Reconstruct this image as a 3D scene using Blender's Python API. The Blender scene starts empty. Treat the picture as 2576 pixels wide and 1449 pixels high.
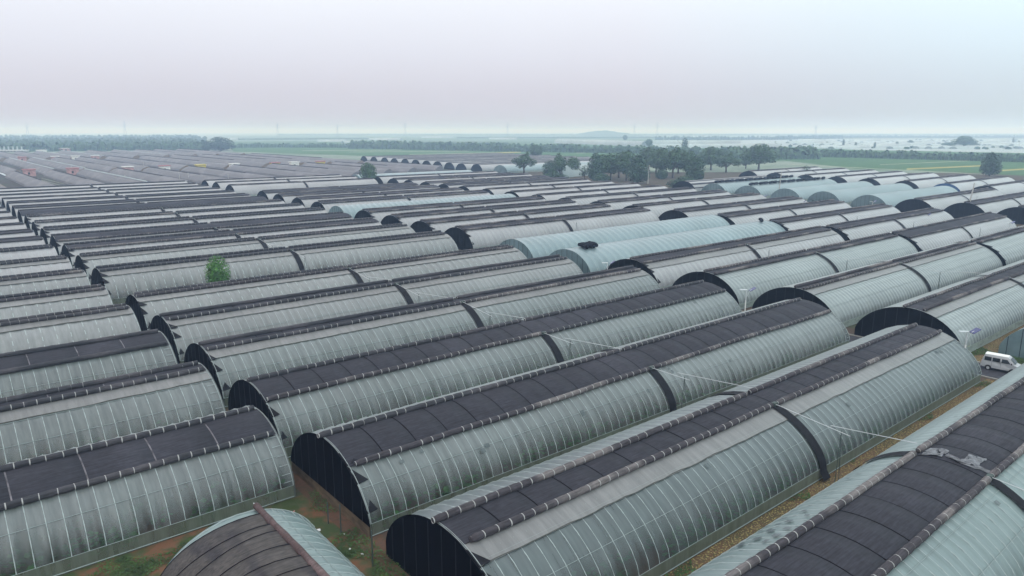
import bpy, math, random
from mathutils import Vector, Matrix

# ------------------------------------------------------------------ scene, camera, sky, sun
S = bpy.context.scene
COL = S.collection
S.render.engine = 'CYCLES'
cy = S.cycles
cy.use_denoising = True
try:
    cy.denoiser = 'OPENIMAGEDENOISE'
except Exception:
    pass
cy.max_bounces = 6
cy.diffuse_bounces = 3
cy.glossy_bounces = 2
cy.transmission_bounces = 4
cy.transparent_max_bounces = 10
cy.volume_bounces = 2
cy.use_adaptive_sampling = True
cy.adaptive_threshold = 0.015
S.view_settings.view_transform = 'Standard'
S.view_settings.look = 'None'
S.view_settings.exposure = 0.0
S.view_settings.gamma = 1.0
S.view_settings.use_curve_mapping = False

CAM_H = 28.0
F_PX, IMG_W, CX, CY, HOR, VPX = 1800.0, 2576.0, 1288.0, 724.5, 330.0, 3500.0
pitch = math.atan((CY - HOR) / F_PX)
yaw = math.atan((VPX - CX) / math.hypot(F_PX, CY - HOR))     # +X (greenhouse axis) lies this far right of forward
fw = Vector((math.cos(yaw), math.sin(yaw), 0))
rt = Vector((math.sin(yaw), -math.cos(yaw), 0))
FWD = fw * math.cos(pitch) + Vector((0, 0, -math.sin(pitch)))
UP = rt.cross(FWD)
cam_data = bpy.data.cameras.new('camera')
cam_data.sensor_width = 36.0
cam_data.lens = 36.0 * F_PX / IMG_W
cam_data.clip_start = 0.5
cam_data.clip_end = 60000
cam = bpy.data.objects.new('camera', cam_data)
COL.objects.link(cam)
M = Matrix((rt, UP, -FWD)).transposed().to_4x4()
M.translation = Vector((0, 0, CAM_H))
cam.matrix_world = M
S.camera = cam

SUN_EL, SUN_AZ = math.radians(48), math.radians(200)
W = bpy.data.worlds.new('World')
S.world = W
W.use_nodes = True
nt = W.node_tree
nt.nodes.clear()
wo = nt.nodes.new('ShaderNodeOutputWorld')
bg = nt.nodes.new('ShaderNodeBackground')
bg.inputs['Strength'].default_value = 0.1
sky = nt.nodes.new('ShaderNodeTexSky')
sky.sky_type = 'NISHITA'
sky.sun_disc = False
sky.sun_elevation = SUN_EL
sky.sun_rotation = SUN_AZ
sky.air_density = 1.5
sky.dust_density = 5.0
tc = nt.nodes.new('ShaderNodeTexCoord')
sep = nt.nodes.new('ShaderNodeSeparateXYZ')
nt.links.new(tc.outputs['Generated'], sep.inputs[0])
ramp = nt.nodes.new('ShaderNodeValToRGB')      # overcast layer: lavender-grey haze low down, pale blue-white higher up
cr = ramp.color_ramp
SKYK = 21.4
SKY_STOPS = ((0.0, (0.60, 0.585, 0.66)), (0.05, (0.67, 0.66, 0.745)), (0.10, (0.77, 0.785, 0.88)), (0.17, (0.90, 0.935, 1.02)),
             (0.40, (1.20, 1.24, 1.30)), (1.0, (1.50, 1.53, 1.58)))       # overcast: brighter towards the zenith
cr.elements[0].position = 0.0
cr.elements[0].color = tuple(c * 0.5 for c in SKY_STOPS[0][1]) + (1,)
cr.elements[1].position = 1.0
cr.elements[1].color = tuple(c * 0.5 for c in SKY_STOPS[-1][1]) + (1,)
for pos, c in SKY_STOPS[1:-1]:
    e = cr.elements.new(pos)
    e.color = tuple(x * 0.5 for x in c) + (1,)
nt.links.new(sep.outputs['Z'], ramp.inputs[0])
# faint broad variation of the overcast
nz = nt.nodes.new('ShaderNodeTexNoise')
nz.inputs['Scale'].default_value = 1.6
nz.inputs['Detail'].default_value = 3
nt.links.new(tc.outputs['Generated'], nz.inputs['Vector'])
nr = nt.nodes.new('ShaderNodeMapRange')
nr.inputs[1].default_value, nr.inputs[2].default_value = 0.3, 0.7
nr.inputs[3].default_value, nr.inputs[4].default_value = 0.97, 1.03
nt.links.new(nz.outputs[0], nr.inputs[0])
# the overcast is a little cooler towards +X and the far left
dotn = nt.nodes.new('ShaderNodeVectorMath')
dotn.operation = 'DOT_PRODUCT'
dotn.inputs[1].default_value = (rt.x, rt.y, 0)
nt.links.new(tc.outputs['Generated'], dotn.inputs[0])
tr = nt.nodes.new('ShaderNodeMapRange')
tr.inputs[1].default_value, tr.inputs[2].default_value = 0.15, 0.62
tr.inputs[3].default_value, tr.inputs[4].default_value = 0.0, 1.0
nt.links.new(dotn.outputs['Value'], tr.inputs[0])
tint = nt.nodes.new('ShaderNodeMix')
tint.data_type = 'RGBA'
tint.inputs['A'].default_value = (1, 1, 1, 1)
tint.inputs['B'].default_value = (0.95, 1.14, 1.13, 1)
nt.links.new(tr.outputs[0], tint.inputs['Factor'])
mul = nt.nodes.new('ShaderNodeMix')
mul.data_type = 'RGBA'
mul.blend_type = 'MULTIPLY'
mul.inputs['Factor'].default_value = 1.0
nt.links.new(ramp.outputs[0], mul.inputs['A'])
nt.links.new(tint.outputs['Result'], mul.inputs['B'])
sc = nt.nodes.new('ShaderNodeVectorMath')
sc.operation = 'SCALE'
nt.links.new(mul.outputs['Result'], sc.inputs[0])
m2 = nt.nodes.new('ShaderNodeMath')
m2.operation = 'MULTIPLY'
m2.inputs[1].default_value = SKYK
nt.links.new(nr.outputs[0], m2.inputs[0])
nt.links.new(m2.outputs[0], sc.inputs['Scale'])
mx = nt.nodes.new('ShaderNodeMix')
mx.data_type = 'RGBA'
mx.inputs['Factor'].default_value = 0.94
nt.links.new(sky.outputs[0], mx.inputs['A'])
nt.links.new(sc.outputs[0], mx.inputs['B'])
nt.links.new(mx.outputs['Result'], bg.inputs['Color'])
nt.links.new(bg.outputs[0], wo.inputs['Surface'])

sl = bpy.data.lights.new('sun', 'SUN')
sl.energy = 0.5
sl.angle = math.radians(30)
sl.color = (1.0, 0.97, 0.93)
sun = bpy.data.objects.new('sun', sl)
sun.rotation_euler = (math.radians(90) - SUN_EL, 0, math.radians(180) - SUN_AZ)
COL.objects.link(sun)

HAZE_DENSITY = 0.00048
HAZE_COLOR = (0.48, 0.65, 0.93)      # scatters blue a little more than red, as thin mist does

# ------------------------------------------------------------------ helpers
rnd = random.Random(7)


def mat(name, color, rough=0.8, spec=0.3, noise=None, bump=0.0, metal=0.0, coat=0.0):
    """noise = (scale, amount, detail, (sx,sy,sz)) : value variation of the base colour"""
    m = bpy.data.materials.new(name)
    m.use_nodes = True
    n = m.node_tree
    b = n.nodes['Principled BSDF']
    b.inputs['Base Color'].default_value = (*color, 1)
    b.inputs['Roughness'].default_value = rough
    b.inputs['Specular IOR Level'].default_value = spec
    b.inputs['Metallic'].default_value = metal
    if noise:
        s, amt, det, sxyz = noise
        t = n.nodes.new('ShaderNodeTexCoord')
        mp = n.nodes.new('ShaderNodeMapping')
        mp.inputs['Scale'].default_value = sxyz
        z = n.nodes.new('ShaderNodeTexNoise')
        z.inputs['Scale'].default_value = s
        z.inputs['Detail'].default_value = det
        n.links.new(t.outputs['Object'], mp.inputs[0])
        n.links.new(mp.outputs[0], z.inputs['Vector'])
        r = n.nodes.new('ShaderNodeMapRange')
        r.inputs[1].default_value, r.inputs[2].default_value = 0.3, 0.7
        r.inputs[3].default_value, r.inputs[4].default_value = 1 - amt, 1 + amt
        n.links.new(z.outputs[0], r.inputs[0])
        v = n.nodes.new('ShaderNodeVectorMath')
        v.operation = 'SCALE'
        v.inputs[0].default_value = color
        n.links.new(r.outputs[0], v.inputs['Scale'])
        n.links.new(v.outputs[0], b.inputs['Base Color'])
        if bump:
            bp = n.nodes.new('ShaderNodeBump')
            bp.inputs['Strength'].default_value = bump
            bp.inputs['Distance'].default_value = 0.05
            n.links.new(z.outputs[0], bp.inputs['Height'])
            n.links.new(bp.outputs[0], b.inputs['Normal'])
    return m


def node(n, kind, **kw):
    x = n.nodes.new(kind)
    for k, v in kw.items():
        setattr(x, k, v)
    return x


def noise_node(n, vec, scale, detail=2.0, sxyz=(1, 1, 1)):
    mp = n.nodes.new('ShaderNodeMapping')
    mp.inputs['Scale'].default_value = sxyz
    n.links.new(vec, mp.inputs[0])
    z = n.nodes.new('ShaderNodeTexNoise')
    z.inputs['Scale'].default_value = scale
    z.inputs['Detail'].default_value = detail
    n.links.new(mp.outputs[0], z.inputs['Vector'])
    return z.outputs[0]


def maprange(n, src, a, b, c, d):
    r = n.nodes.new('ShaderNodeMapRange')
    r.inputs[1].default_value, r.inputs[2].default_value = a, b
    r.inputs[3].default_value, r.inputs[4].default_value = c, d
    n.links.new(src, r.inputs[0])
    return r.outputs[0]


def mixc(n, fac, a, b, blend='MIX'):
    x = n.nodes.new('ShaderNodeMix')
    x.data_type = 'RGBA'
    x.blend_type = blend
    for s, v in (('A', a), ('B', b)):
        if isinstance(v, tuple):
            x.inputs[s].default_value = (*v, 1)
        else:
            n.links.new(v, x.inputs[s])
    if isinstance(fac, float):
        x.inputs['Factor'].default_value = fac
    else:
        n.links.new(fac, x.inputs['Factor'])
    return x.outputs['Result']


def film_mat(name, c_hi, c_lo, transp, rough=0.32, streak=1.0):
    """weathered polyethylene film: partly see-through, condensation streaks run down the slope"""
    m = bpy.data.materials.new(name)
    m.use_nodes = True
    n = m.node_tree
    b = n.nodes['Principled BSDF']
    out = n.nodes['Material Output']
    t = n.nodes.new('ShaderNodeTexCoord')
    oi = n.nodes.new('ShaderNodeObjectInfo')
    add = n.nodes.new('ShaderNodeVectorMath')
    add.operation = 'ADD'
    comb = n.nodes.new('ShaderNodeCombineXYZ')
    mr = n.nodes.new('ShaderNodeMath')
    mr.operation = 'MULTIPLY'
    mr.inputs[1].default_value = 300.0
    n.links.new(oi.outputs['Random'], mr.inputs[0])
    n.links.new(mr.outputs[0], comb.inputs[0])
    n.links.new(t.outputs['Object'], add.inputs[0])
    n.links.new(comb.outputs[0], add.inputs[1])
    v = add.outputs[0]
    st = noise_node(n, v, 1.0, 3.0, (2.2, 0.22, 0.22))       # streaks
    big = noise_node(n, v, 0.09, 2.0)
    fine = noise_node(n, v, 1.0, 4.0, (6.0, 1.2, 1.2))
    f1 = maprange(n, st, 0.35, 0.68, 0.0, 1.0)
    f2 = maprange(n, big, 0.3, 0.7, 0.0, 1.0)
    col = mixc(n, f1, c_hi, c_lo)
    lum = maprange(n, fine, 0.3, 0.7, 0.92, 1.07)
    lum2 = maprange(n, f2, 0.0, 1.0, 0.90, 1.10)
    ml = n.nodes.new('ShaderNodeMath')
    ml.operation = 'MULTIPLY'
    n.links.new(lum, ml.inputs[0])
    n.links.new(lum2, ml.inputs[1])
    orr = maprange(n, oi.outputs['Random'], 0, 1, 0.92, 1.08)
    ml2 = n.nodes.new('ShaderNodeMath')
    ml2.operation = 'MULTIPLY'
    n.links.new(ml.outputs[0], ml2.inputs[0])
    n.links.new(orr, ml2.inputs[1])
    sc_ = n.nodes.new('ShaderNodeVectorMath')
    sc_.operation = 'SCALE'
    n.links.new(col, sc_.inputs[0])
    n.links.new(ml2.outputs[0], sc_.inputs['Scale'])
    n.links.new(sc_.outputs[0], b.inputs['Base Color'])
    b.inputs['Roughness'].default_value = rough
    b.inputs['Specular IOR Level'].default_value = 0.6
    bp = n.nodes.new('ShaderNodeBump')
    bp.inputs['Strength'].default_value = 0.12
    bp.inputs['Distance'].default_value = 0.03
    n.links.new(st, bp.inputs['Height'])
    n.links.new(bp.outputs[0], b.inputs['Normal'])
    tp = n.nodes.new('ShaderNodeBsdfTransparent')
    tp.inputs[0].default_value = (0.92, 0.97, 0.95, 1)
    ms = n.nodes.new('ShaderNodeMixShader')
    sx = n.nodes.new('ShaderNodeSeparateXYZ')           # the lower skin is washed clean, dust and dew gather higher up
    n.links.new(t.outputs['Object'], sx.inputs[0])
    low = maprange(n, sx.outputs['Z'], 1.0, 3.4, 1.75, 0.7)
    fac0 = maprange(n, f1, 0.0, 1.0, transp * (1 - 0.4 * streak), transp * (1 + 0.6 * streak))
    fz = n.nodes.new('ShaderNodeMath')
    fz.operation = 'MULTIPLY'
    n.links.new(fac0, fz.inputs[0])
    n.links.new(low, fz.inputs[1])
    fac = fz.outputs[0]
    lw = n.nodes.new('ShaderNodeLayerWeight')          # film looks more opaque where it is seen edge-on
    lw.inputs['Blend'].default_value = 0.5
    fg = maprange(n, lw.outputs['Facing'], 0.25, 0.85, 1.4, 0.3)
    fm = n.nodes.new('ShaderNodeMath')
    fm.operation = 'MULTIPLY'
    fm.use_clamp = True
    n.links.new(fac, fm.inputs[0])
    n.links.new(fg, fm.inputs[1])
    n.links.new(fm.outputs[0], ms.inputs[0])
    n.links.new(b.outputs[0], ms.inputs[1])
    n.links.new(tp.outputs[0], ms.inputs[2])
    n.links.new(ms.outputs[0], out.inputs['Surface'])
    return m


def quilt_mat(name, c1, c2, patch=5.0, amt=0.35):
    """woven insulation quilt: fine lines along X, lighter weathered lengths"""
    m = bpy.data.materials.new(name)
    m.use_nodes = True
    n = m.node_tree
    b = n.nodes['Principled BSDF']
    t = n.nodes.new('ShaderNodeTexCoord')
    g = n.nodes.new('ShaderNodeNewGeometry')
    v = g.outputs['Position']
    fine = noise_node(n, v, 1.0, 3.0, (0.8, 9.0, 9.0))
    big = noise_node(n, v, 1.0 / patch, 2.0, (1, 0.4, 0.4))
    spot = noise_node(n, v, 3.0, 3.0)
    f = maprange(n, big, 0.5, 0.62, 0.0, 1.0)
    col = mixc(n, f, c1, c2)
    l1 = maprange(n, fine, 0.3, 0.7, 1 - amt, 1 + amt)
    l2 = maprange(n, spot, 0.3, 0.7, 0.85, 1.15)
    ml = n.nodes.new('ShaderNodeMath')
    ml.operation = 'MULTIPLY'
    n.links.new(l1, ml.inputs[0])
    n.links.new(l2, ml.inputs[1])
    s = n.nodes.new('ShaderNodeVectorMath')
    s.operation = 'SCALE'
    n.links.new(col, s.inputs[0])
    n.links.new(ml.outputs[0], s.inputs['Scale'])
    n.links.new(s.outputs[0], b.inputs['Base Color'])
    b.inputs['Roughness'].default_value = 0.82
    b.inputs['Specular IOR Level'].default_value = 0.26
    bp = n.nodes.new('ShaderNodeBump')
    bp.inputs['Strength'].default_value = 0.4
    bp.inputs['Distance'].default_value = 0.03
    n.links.new(fine, bp.inputs['Height'])
    n.links.new(bp.outputs[0], b.inputs['Normal'])
    return m


MT = {}
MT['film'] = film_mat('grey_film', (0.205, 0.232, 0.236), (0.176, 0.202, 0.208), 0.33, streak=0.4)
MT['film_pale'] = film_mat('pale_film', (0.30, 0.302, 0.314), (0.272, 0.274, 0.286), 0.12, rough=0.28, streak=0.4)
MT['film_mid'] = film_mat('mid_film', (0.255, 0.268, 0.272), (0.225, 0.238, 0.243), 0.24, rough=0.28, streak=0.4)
MT['film_green'] = film_mat('green_film', (0.145, 0.176, 0.183), (0.124, 0.151, 0.160), 0.32, streak=0.4)
MT['film_aqua'] = film_mat('aqua_film', (0.215, 0.285, 0.285), (0.185, 0.245, 0.25), 0.22, streak=0.4)
MT['film_cool'] = film_mat('cool_film', (0.245, 0.278, 0.28), (0.215, 0.248, 0.253), 0.18, rough=0.28, streak=0.4)
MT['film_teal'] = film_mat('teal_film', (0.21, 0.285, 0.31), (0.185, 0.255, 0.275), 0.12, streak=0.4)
MT['vent'] = film_mat('vent_film', (0.195, 0.195, 0.195), (0.165, 0.165, 0.168), 0.10, rough=0.45)
MT['skirt'] = film_mat('skirt_net', (0.150, 0.175, 0.140), (0.120, 0.142, 0.105), 0.14, rough=0.6, streak=0.3)
MT['skirt_pale'] = mat('pale_skirt_film', (0.25, 0.30, 0.28), 0.5, 0.4, (1.0, 0.3, 3, (1.2, 1, 3)))
MT['quilt'] = quilt_mat('quilt_dark', (0.025, 0.0245, 0.033), (0.035, 0.034, 0.045), 9)
MT['roll'] = quilt_mat('quilt_roll_dark', (0.045, 0.040, 0.047), (0.145, 0.130, 0.130), 5)
MT['roll_dark'] = quilt_mat('quilt_roll_black', (0.036, 0.036, 0.043), (0.062, 0.057, 0.065), 6)
MT['band'] = mat('tie_band_white', (0.34, 0.34, 0.335), 0.7, 0.3, (2.0, 0.4, 2, (1, 1, 1)))
MT['net'] = mat('black_shade_net', (0.002, 0.0022, 0.0045), 1.0, 0.0, (1.5, 0.4, 3, (1, 1, 0.2)))
MT['strap'] = mat('black_quilt_strap', (0.009, 0.009, 0.013), 0.8, 0.2, (3, 0.4, 2, (1, 1, 1)))
MT['rib'] = mat('rib_steel_under_film', (0.32, 0.37, 0.37), 0.5, 0.4)
MT['purlin'] = mat('purlin_steel_under_film', (0.25, 0.30, 0.30), 0.5, 0.4)
MT['steel'] = mat('galvanised_steel', (0.55, 0.58, 0.60), 0.35, 0.5, metal=0.2)
MT['darksteel'] = mat('dark_steel', (0.05, 0.07, 0.065), 0.6, 0.4)
MT['rail'] = mat('dark_clip_rail', (0.07, 0.075, 0.065), 0.6, 0.3)
MT['seam'] = mat('quilt_seam_dark', (0.012, 0.010, 0.014), 0.9, 0.1)
MT['seam_pale'] = mat('quilt_seam_pale', (0.16, 0.15, 0.165), 0.9, 0.1, (1.5, 0.5, 2, (1, 1, 1)))
MT['concrete'] = mat('concrete', (0.28, 0.27, 0.25), 0.9, 0.2, (1.2, 0.25, 4, (1, 1, 1)))
MT['crop'] = mat('crop_leaves', (0.030, 0.085, 0.018), 0.6, 0.3, (0.8, 0.5, 2, (1, 1, 1)))
MT['leaf'] = mat('tree_leaves', (0.050, 0.105, 0.045), 0.6, 0.3, (0.6, 0.5, 2, (1, 1, 1)))
MT['leaf_bright'] = mat('bright_leaves', (0.060, 0.165, 0.030), 0.55, 0.3, (0.8, 0.45, 2, (1, 1, 1)))
MT['leaf_dark'] = mat('dark_leaves', (0.032, 0.075, 0.038), 0.6, 0.3, (0.5, 0.5, 2, (1, 1, 1)))
MT['bark'] = mat('bark', (0.085, 0.065, 0.05), 0.9, 0.2, (2, 0.3, 3, (1, 1, 0.3)))
MT['asphalt'] = mat('asphalt', (0.040, 0.040, 0.050), 0.85, 0.3, (1.0, 0.3, 5, (1, 1, 1)))
MT['brick_pink'] = mat('pink_wall', (0.46, 0.27, 0.27), 0.8, 0.2, (0.8, 0.25, 3, (1, 1, 1)))
MT['red_trim'] = mat('red_trim', (0.40, 0.17, 0.18), 0.6, 0.3)
MT['white'] = mat('white_paint', (0.72, 0.72, 0.70), 0.5, 0.4, (0.6, 0.12, 3, (1, 1, 1)))
MT['yellow'] = mat('yellow_wall', (0.60, 0.50, 0.12), 0.7, 0.3, (0.8, 0.15, 2, (1, 1, 1)))
MT['earthwall'] = mat('mud_wall', (0.22, 0.17, 0.13), 0.9, 0.1, (0.8, 0.25, 3, (1, 1, 1)))
MT['glass_dark'] = mat('dark_window', (0.02, 0.025, 0.03), 0.1, 0.6)
MT['van'] = mat('silver_white_paint', (0.46, 0.48, 0.50), 0.35, 0.5, (3, 0.06, 2, (1, 1, 1)))
MT['rubber'] = mat('rubber', (0.015, 0.015, 0.016), 0.8, 0.2)
MT['panel_blue'] = mat('solar_panel_blue', (0.03, 0.04, 0.15), 0.25, 0.6)
MT['blue_net'] = mat('blue_sheet', (0.03, 0.09, 0.22), 0.7, 0.3, (1, 0.2, 2, (1, 1, 1)))
MT['litter'] = mat('white_plastic_scrap', (0.65, 0.65, 0.66), 0.5, 0.4)
MT['litter_pink'] = mat('pink_plastic_scrap', (0.55, 0.25, 0.25), 0.5, 0.4)
MT['bright_yellow'] = mat('bright_yellow_plastic', (0.70, 0.72, 0.03), 0.4, 0.4)
MT['pole'] = mat('pale_concrete_pole', (0.42, 0.42, 0.40), 0.8, 0.2, (1, 0.15, 3, (1, 1, 0.2)))
MT['pylon'] = mat('pylon_steel', (0.16, 0.17, 0.18), 0.6, 0.3)
MT['plant_net'] = mat('pale_tunnel_film', (0.36, 0.42, 0.435), 0.45, 0.4, (0.05, 0.12, 3, (1, 1, 1)))


def mesh(name, verts, faces, m, smooth=False):
    me = bpy.data.meshes.new(name)
    me.from_pydata([tuple(v) for v in verts], [], faces)
    ms = m if isinstance(m, (list, tuple)) else [m]
    for x in ms:
        me.materials.append(x)
    if smooth:
        me.polygons.foreach_set('use_smooth', [True] * len(me.polygons))
    me.update()
    return me


def link(name, me, parent=None, loc=None, kind=None, label=None):
    o = bpy.data.objects.new(name, me)
    COL.objects.link(o)
    if parent is not None:
        o.parent = parent
    if loc is not None:
        o.location = loc
    if kind:
        o['kind'] = kind
    if label:
        o['label'] = label
    return o


def root(name, label, cat, loc, rz=0.0, group=None):
    o = bpy.data.objects.new(name, None)
    o.empty_display_size = 0.5
    COL.objects.link(o)
    o.location = loc
    o.rotation_euler = (0, 0, rz)
    o['label'] = label
    o['category'] = cat
    if group:
        o['group'] = group
    return o


def tag(o, label, cat, group=None):
    o['label'] = label
    o['category'] = cat
    if group:
        o['group'] = group
    return o


def copy_tree(src, loc, rz, label, scale=None):
    r = src.copy()
    COL.objects.link(r)
    r.location = loc
    r.rotation_euler = (0, 0, rz)
    if scale:
        r.scale = scale
    r['label'] = label
    for ch in list(src.children):
        c = ch.copy()
        COL.objects.link(c)
        c.parent = r
        for g in list(ch.children):
            d = g.copy()
            COL.objects.link(d)
            d.parent = c
    return r


class MB:
    def __init__(s):
        s.v, s.f = [], []

    def quad(s, a, b, c, d):
        i = len(s.v)
        s.v += [a, b, c, d]
        s.f.append((i, i + 1, i + 2, i + 3))

    def box(s, x0, x1, y0, y1, z0, z1):
        i = len(s.v)
        s.v += [(x0, y0, z0), (x1, y0, z0), (x1, y1, z0), (x0, y1, z0), (x0, y0, z1), (x1, y0, z1), (x1, y1, z1), (x0, y1, z1)]
        s.f += [tuple(i + k for k in q) for q in ((3, 2, 1, 0), (4, 5, 6, 7), (0, 1, 5, 4), (1, 2, 6, 5), (2, 3, 7, 6), (3, 0, 4, 7))]

    def tube(s, pts, radii, n=6, cap=True):
        pts = [Vector(p) for p in pts]
        if not isinstance(radii, (list, tuple)):
            radii = [radii] * len(pts)
        rings = []
        for k, p in enumerate(pts):
            d = (pts[min(k + 1, len(pts) - 1)] - pts[max(k - 1, 0)])
            if d.length < 1e-9:
                d = Vector((0, 0, 1))
            d.normalize()
            up = Vector((0, 0, 1)) if abs(d.z) < 0.9 else Vector((1, 0, 0))
            a = d.cross(up).normalized()
            b = a.cross(d)
            i = len(s.v)
            for j in range(n):
                t = 2 * math.pi * j / n
                s.v.append(tuple(p + (a * math.cos(t) + b * math.sin(t)) * radii[k]))
            rings.append(i)
        for r0, r1 in zip(rings, rings[1:]):
            for j in range(n):
                s.f.append((r0 + j, r0 + (j + 1) % n, r1 + (j + 1) % n, r1 + j))
        if cap:
            s.f.append(tuple(rings[0] + j for j in range(n))[::-1])
            s.f.append(tuple(rings[-1] + j for j in range(n)))

    def mesh(s, name, m, smooth=False):
        return mesh(name, s.v, s.f, m, smooth)

    def link(s, name, m, parent=None, smooth=False, **kw):
        return link(name, s.mesh(name, m, smooth), parent, **kw)


# ------------------------------------------------------------------ greenhouse
HS, HT = 1.05, 5.2


def zs(y, w, ht=HT, hs=HS):
    a = min(1.0, abs(y) / w)
    return hs + (ht - hs) * (1 - a * a) ** 0.65


def arc_pts(w, n, ht=HT, hs=HS, lift=0.0, y0=None, y1=None):
    """points on the arch from +y to -y, evenly by angle"""
    out = []
    a0 = 0.0 if y0 is None else math.acos(max(-1, min(1, y0 / w)))
    a1 = math.pi if y1 is None else math.acos(max(-1, min(1, y1 / w)))
    for k in range(n + 1):
        a = a0 + (a1 - a0) * k / n
        y = w * math.cos(a)
        z = hs + (ht - hs) * math.sin(a) ** 1.3 if 0 < a < math.pi else hs
        # outward lift
        e = 0.02
        nx = Vector((0, math.cos(a) * 0.8, max(0.05, math.sin(a)))).normalized()
        out.append((y + nx.y * lift, z + nx.z * lift, nx.y, nx.z))
    return out


_cache = {}


def film_mesh(L, w, n_arc, bay, sub, depth, matname, ht, hs, y0=None, y1=None, lift=0.0):
    key = ('film', round(L, 1), w, n_arc, bay, sub, depth, matname, ht, hs, y0, y1, lift)
    if key in _cache:
        return _cache[key]
    arc = arc_pts(w, n_arc, ht, hs, lift, y0, y1)
    nb = max(1, int(round(L / bay)))
    nx = nb * sub
    V, Fc = [], []
    m = len(arc)
    for i in range(nx + 1):
        x = L * i / nx
        ph = (i % sub) / sub
        d = depth * math.sin(math.pi * ph)
        for (y, z, ny, nz_) in arc:
            V.append((x, y - ny * d, z - nz_ * d))
    for i in range(nx):
        for j in range(m - 1):
            a = i * m + j
            Fc.append((a, a + m, a + m + 1, a + 1))
    me = mesh('film', V, Fc, MT[matname], True)
    _cache[key] = me
    return me


def rib_mesh(w, ht, hs, rr, n=14):
    key = ('rib', w, ht, hs, rr)
    if key in _cache:
        return _cache[key]
    V, Fc = [], []
    for (y, z, ny, nz_) in arc_pts(w, n, ht, hs, 0.0):
        V += [(-rr, y, z), (0, y + ny * rr * 0.9, z + nz_ * rr * 0.9), (rr, y, z)]
    for k in range(n):
        a = k * 3
        Fc += [(a, a + 1, a + 4, a + 3), (a + 1, a + 2, a + 5, a + 4)]
    me = mesh('rib', V, Fc, MT['rib'], True)
    _cache[key] = me
    return me


def ring_mesh(r, wd, n=10):
    key = ('ring', r, wd)
    if key in _cache:
        return _cache[key]
    V, Fc = [], []
    for k in range(n):
        t = 2 * math.pi * k / n
        V += [(-wd, r * math.cos(t), r * math.sin(t)), (wd, r * math.cos(t), r * math.sin(t))]
    for k in range(n):
        a, b = 2 * k, 2 * ((k + 1) % n)
        Fc.append((a, b, b + 1, a + 1))
    me = mesh('tie_band', V, Fc, MT['band'], True)
    _cache[key] = me
    return me


def roll_path(L, yo, w, ht, hs, r, seed, x_in=0.0, x_out=0.0, amp=0.10):
    """wobbling centre line of a rolled quilt lying on the arch at offset yo"""
    g = random.Random(seed)
    ph = [g.uniform(0, 6.28) for _ in range(4)]
    def f(x):
        d = amp * (math.sin(x / 7.3 + ph[0]) + 0.6 * math.sin(x / 3.1 + ph[1]) + 0.35 * math.sin(x / 1.3 + ph[2]))
        y = yo + d
        return (x, y, zs(y, w, ht, hs) + r * 0.93)
    return f


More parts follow.
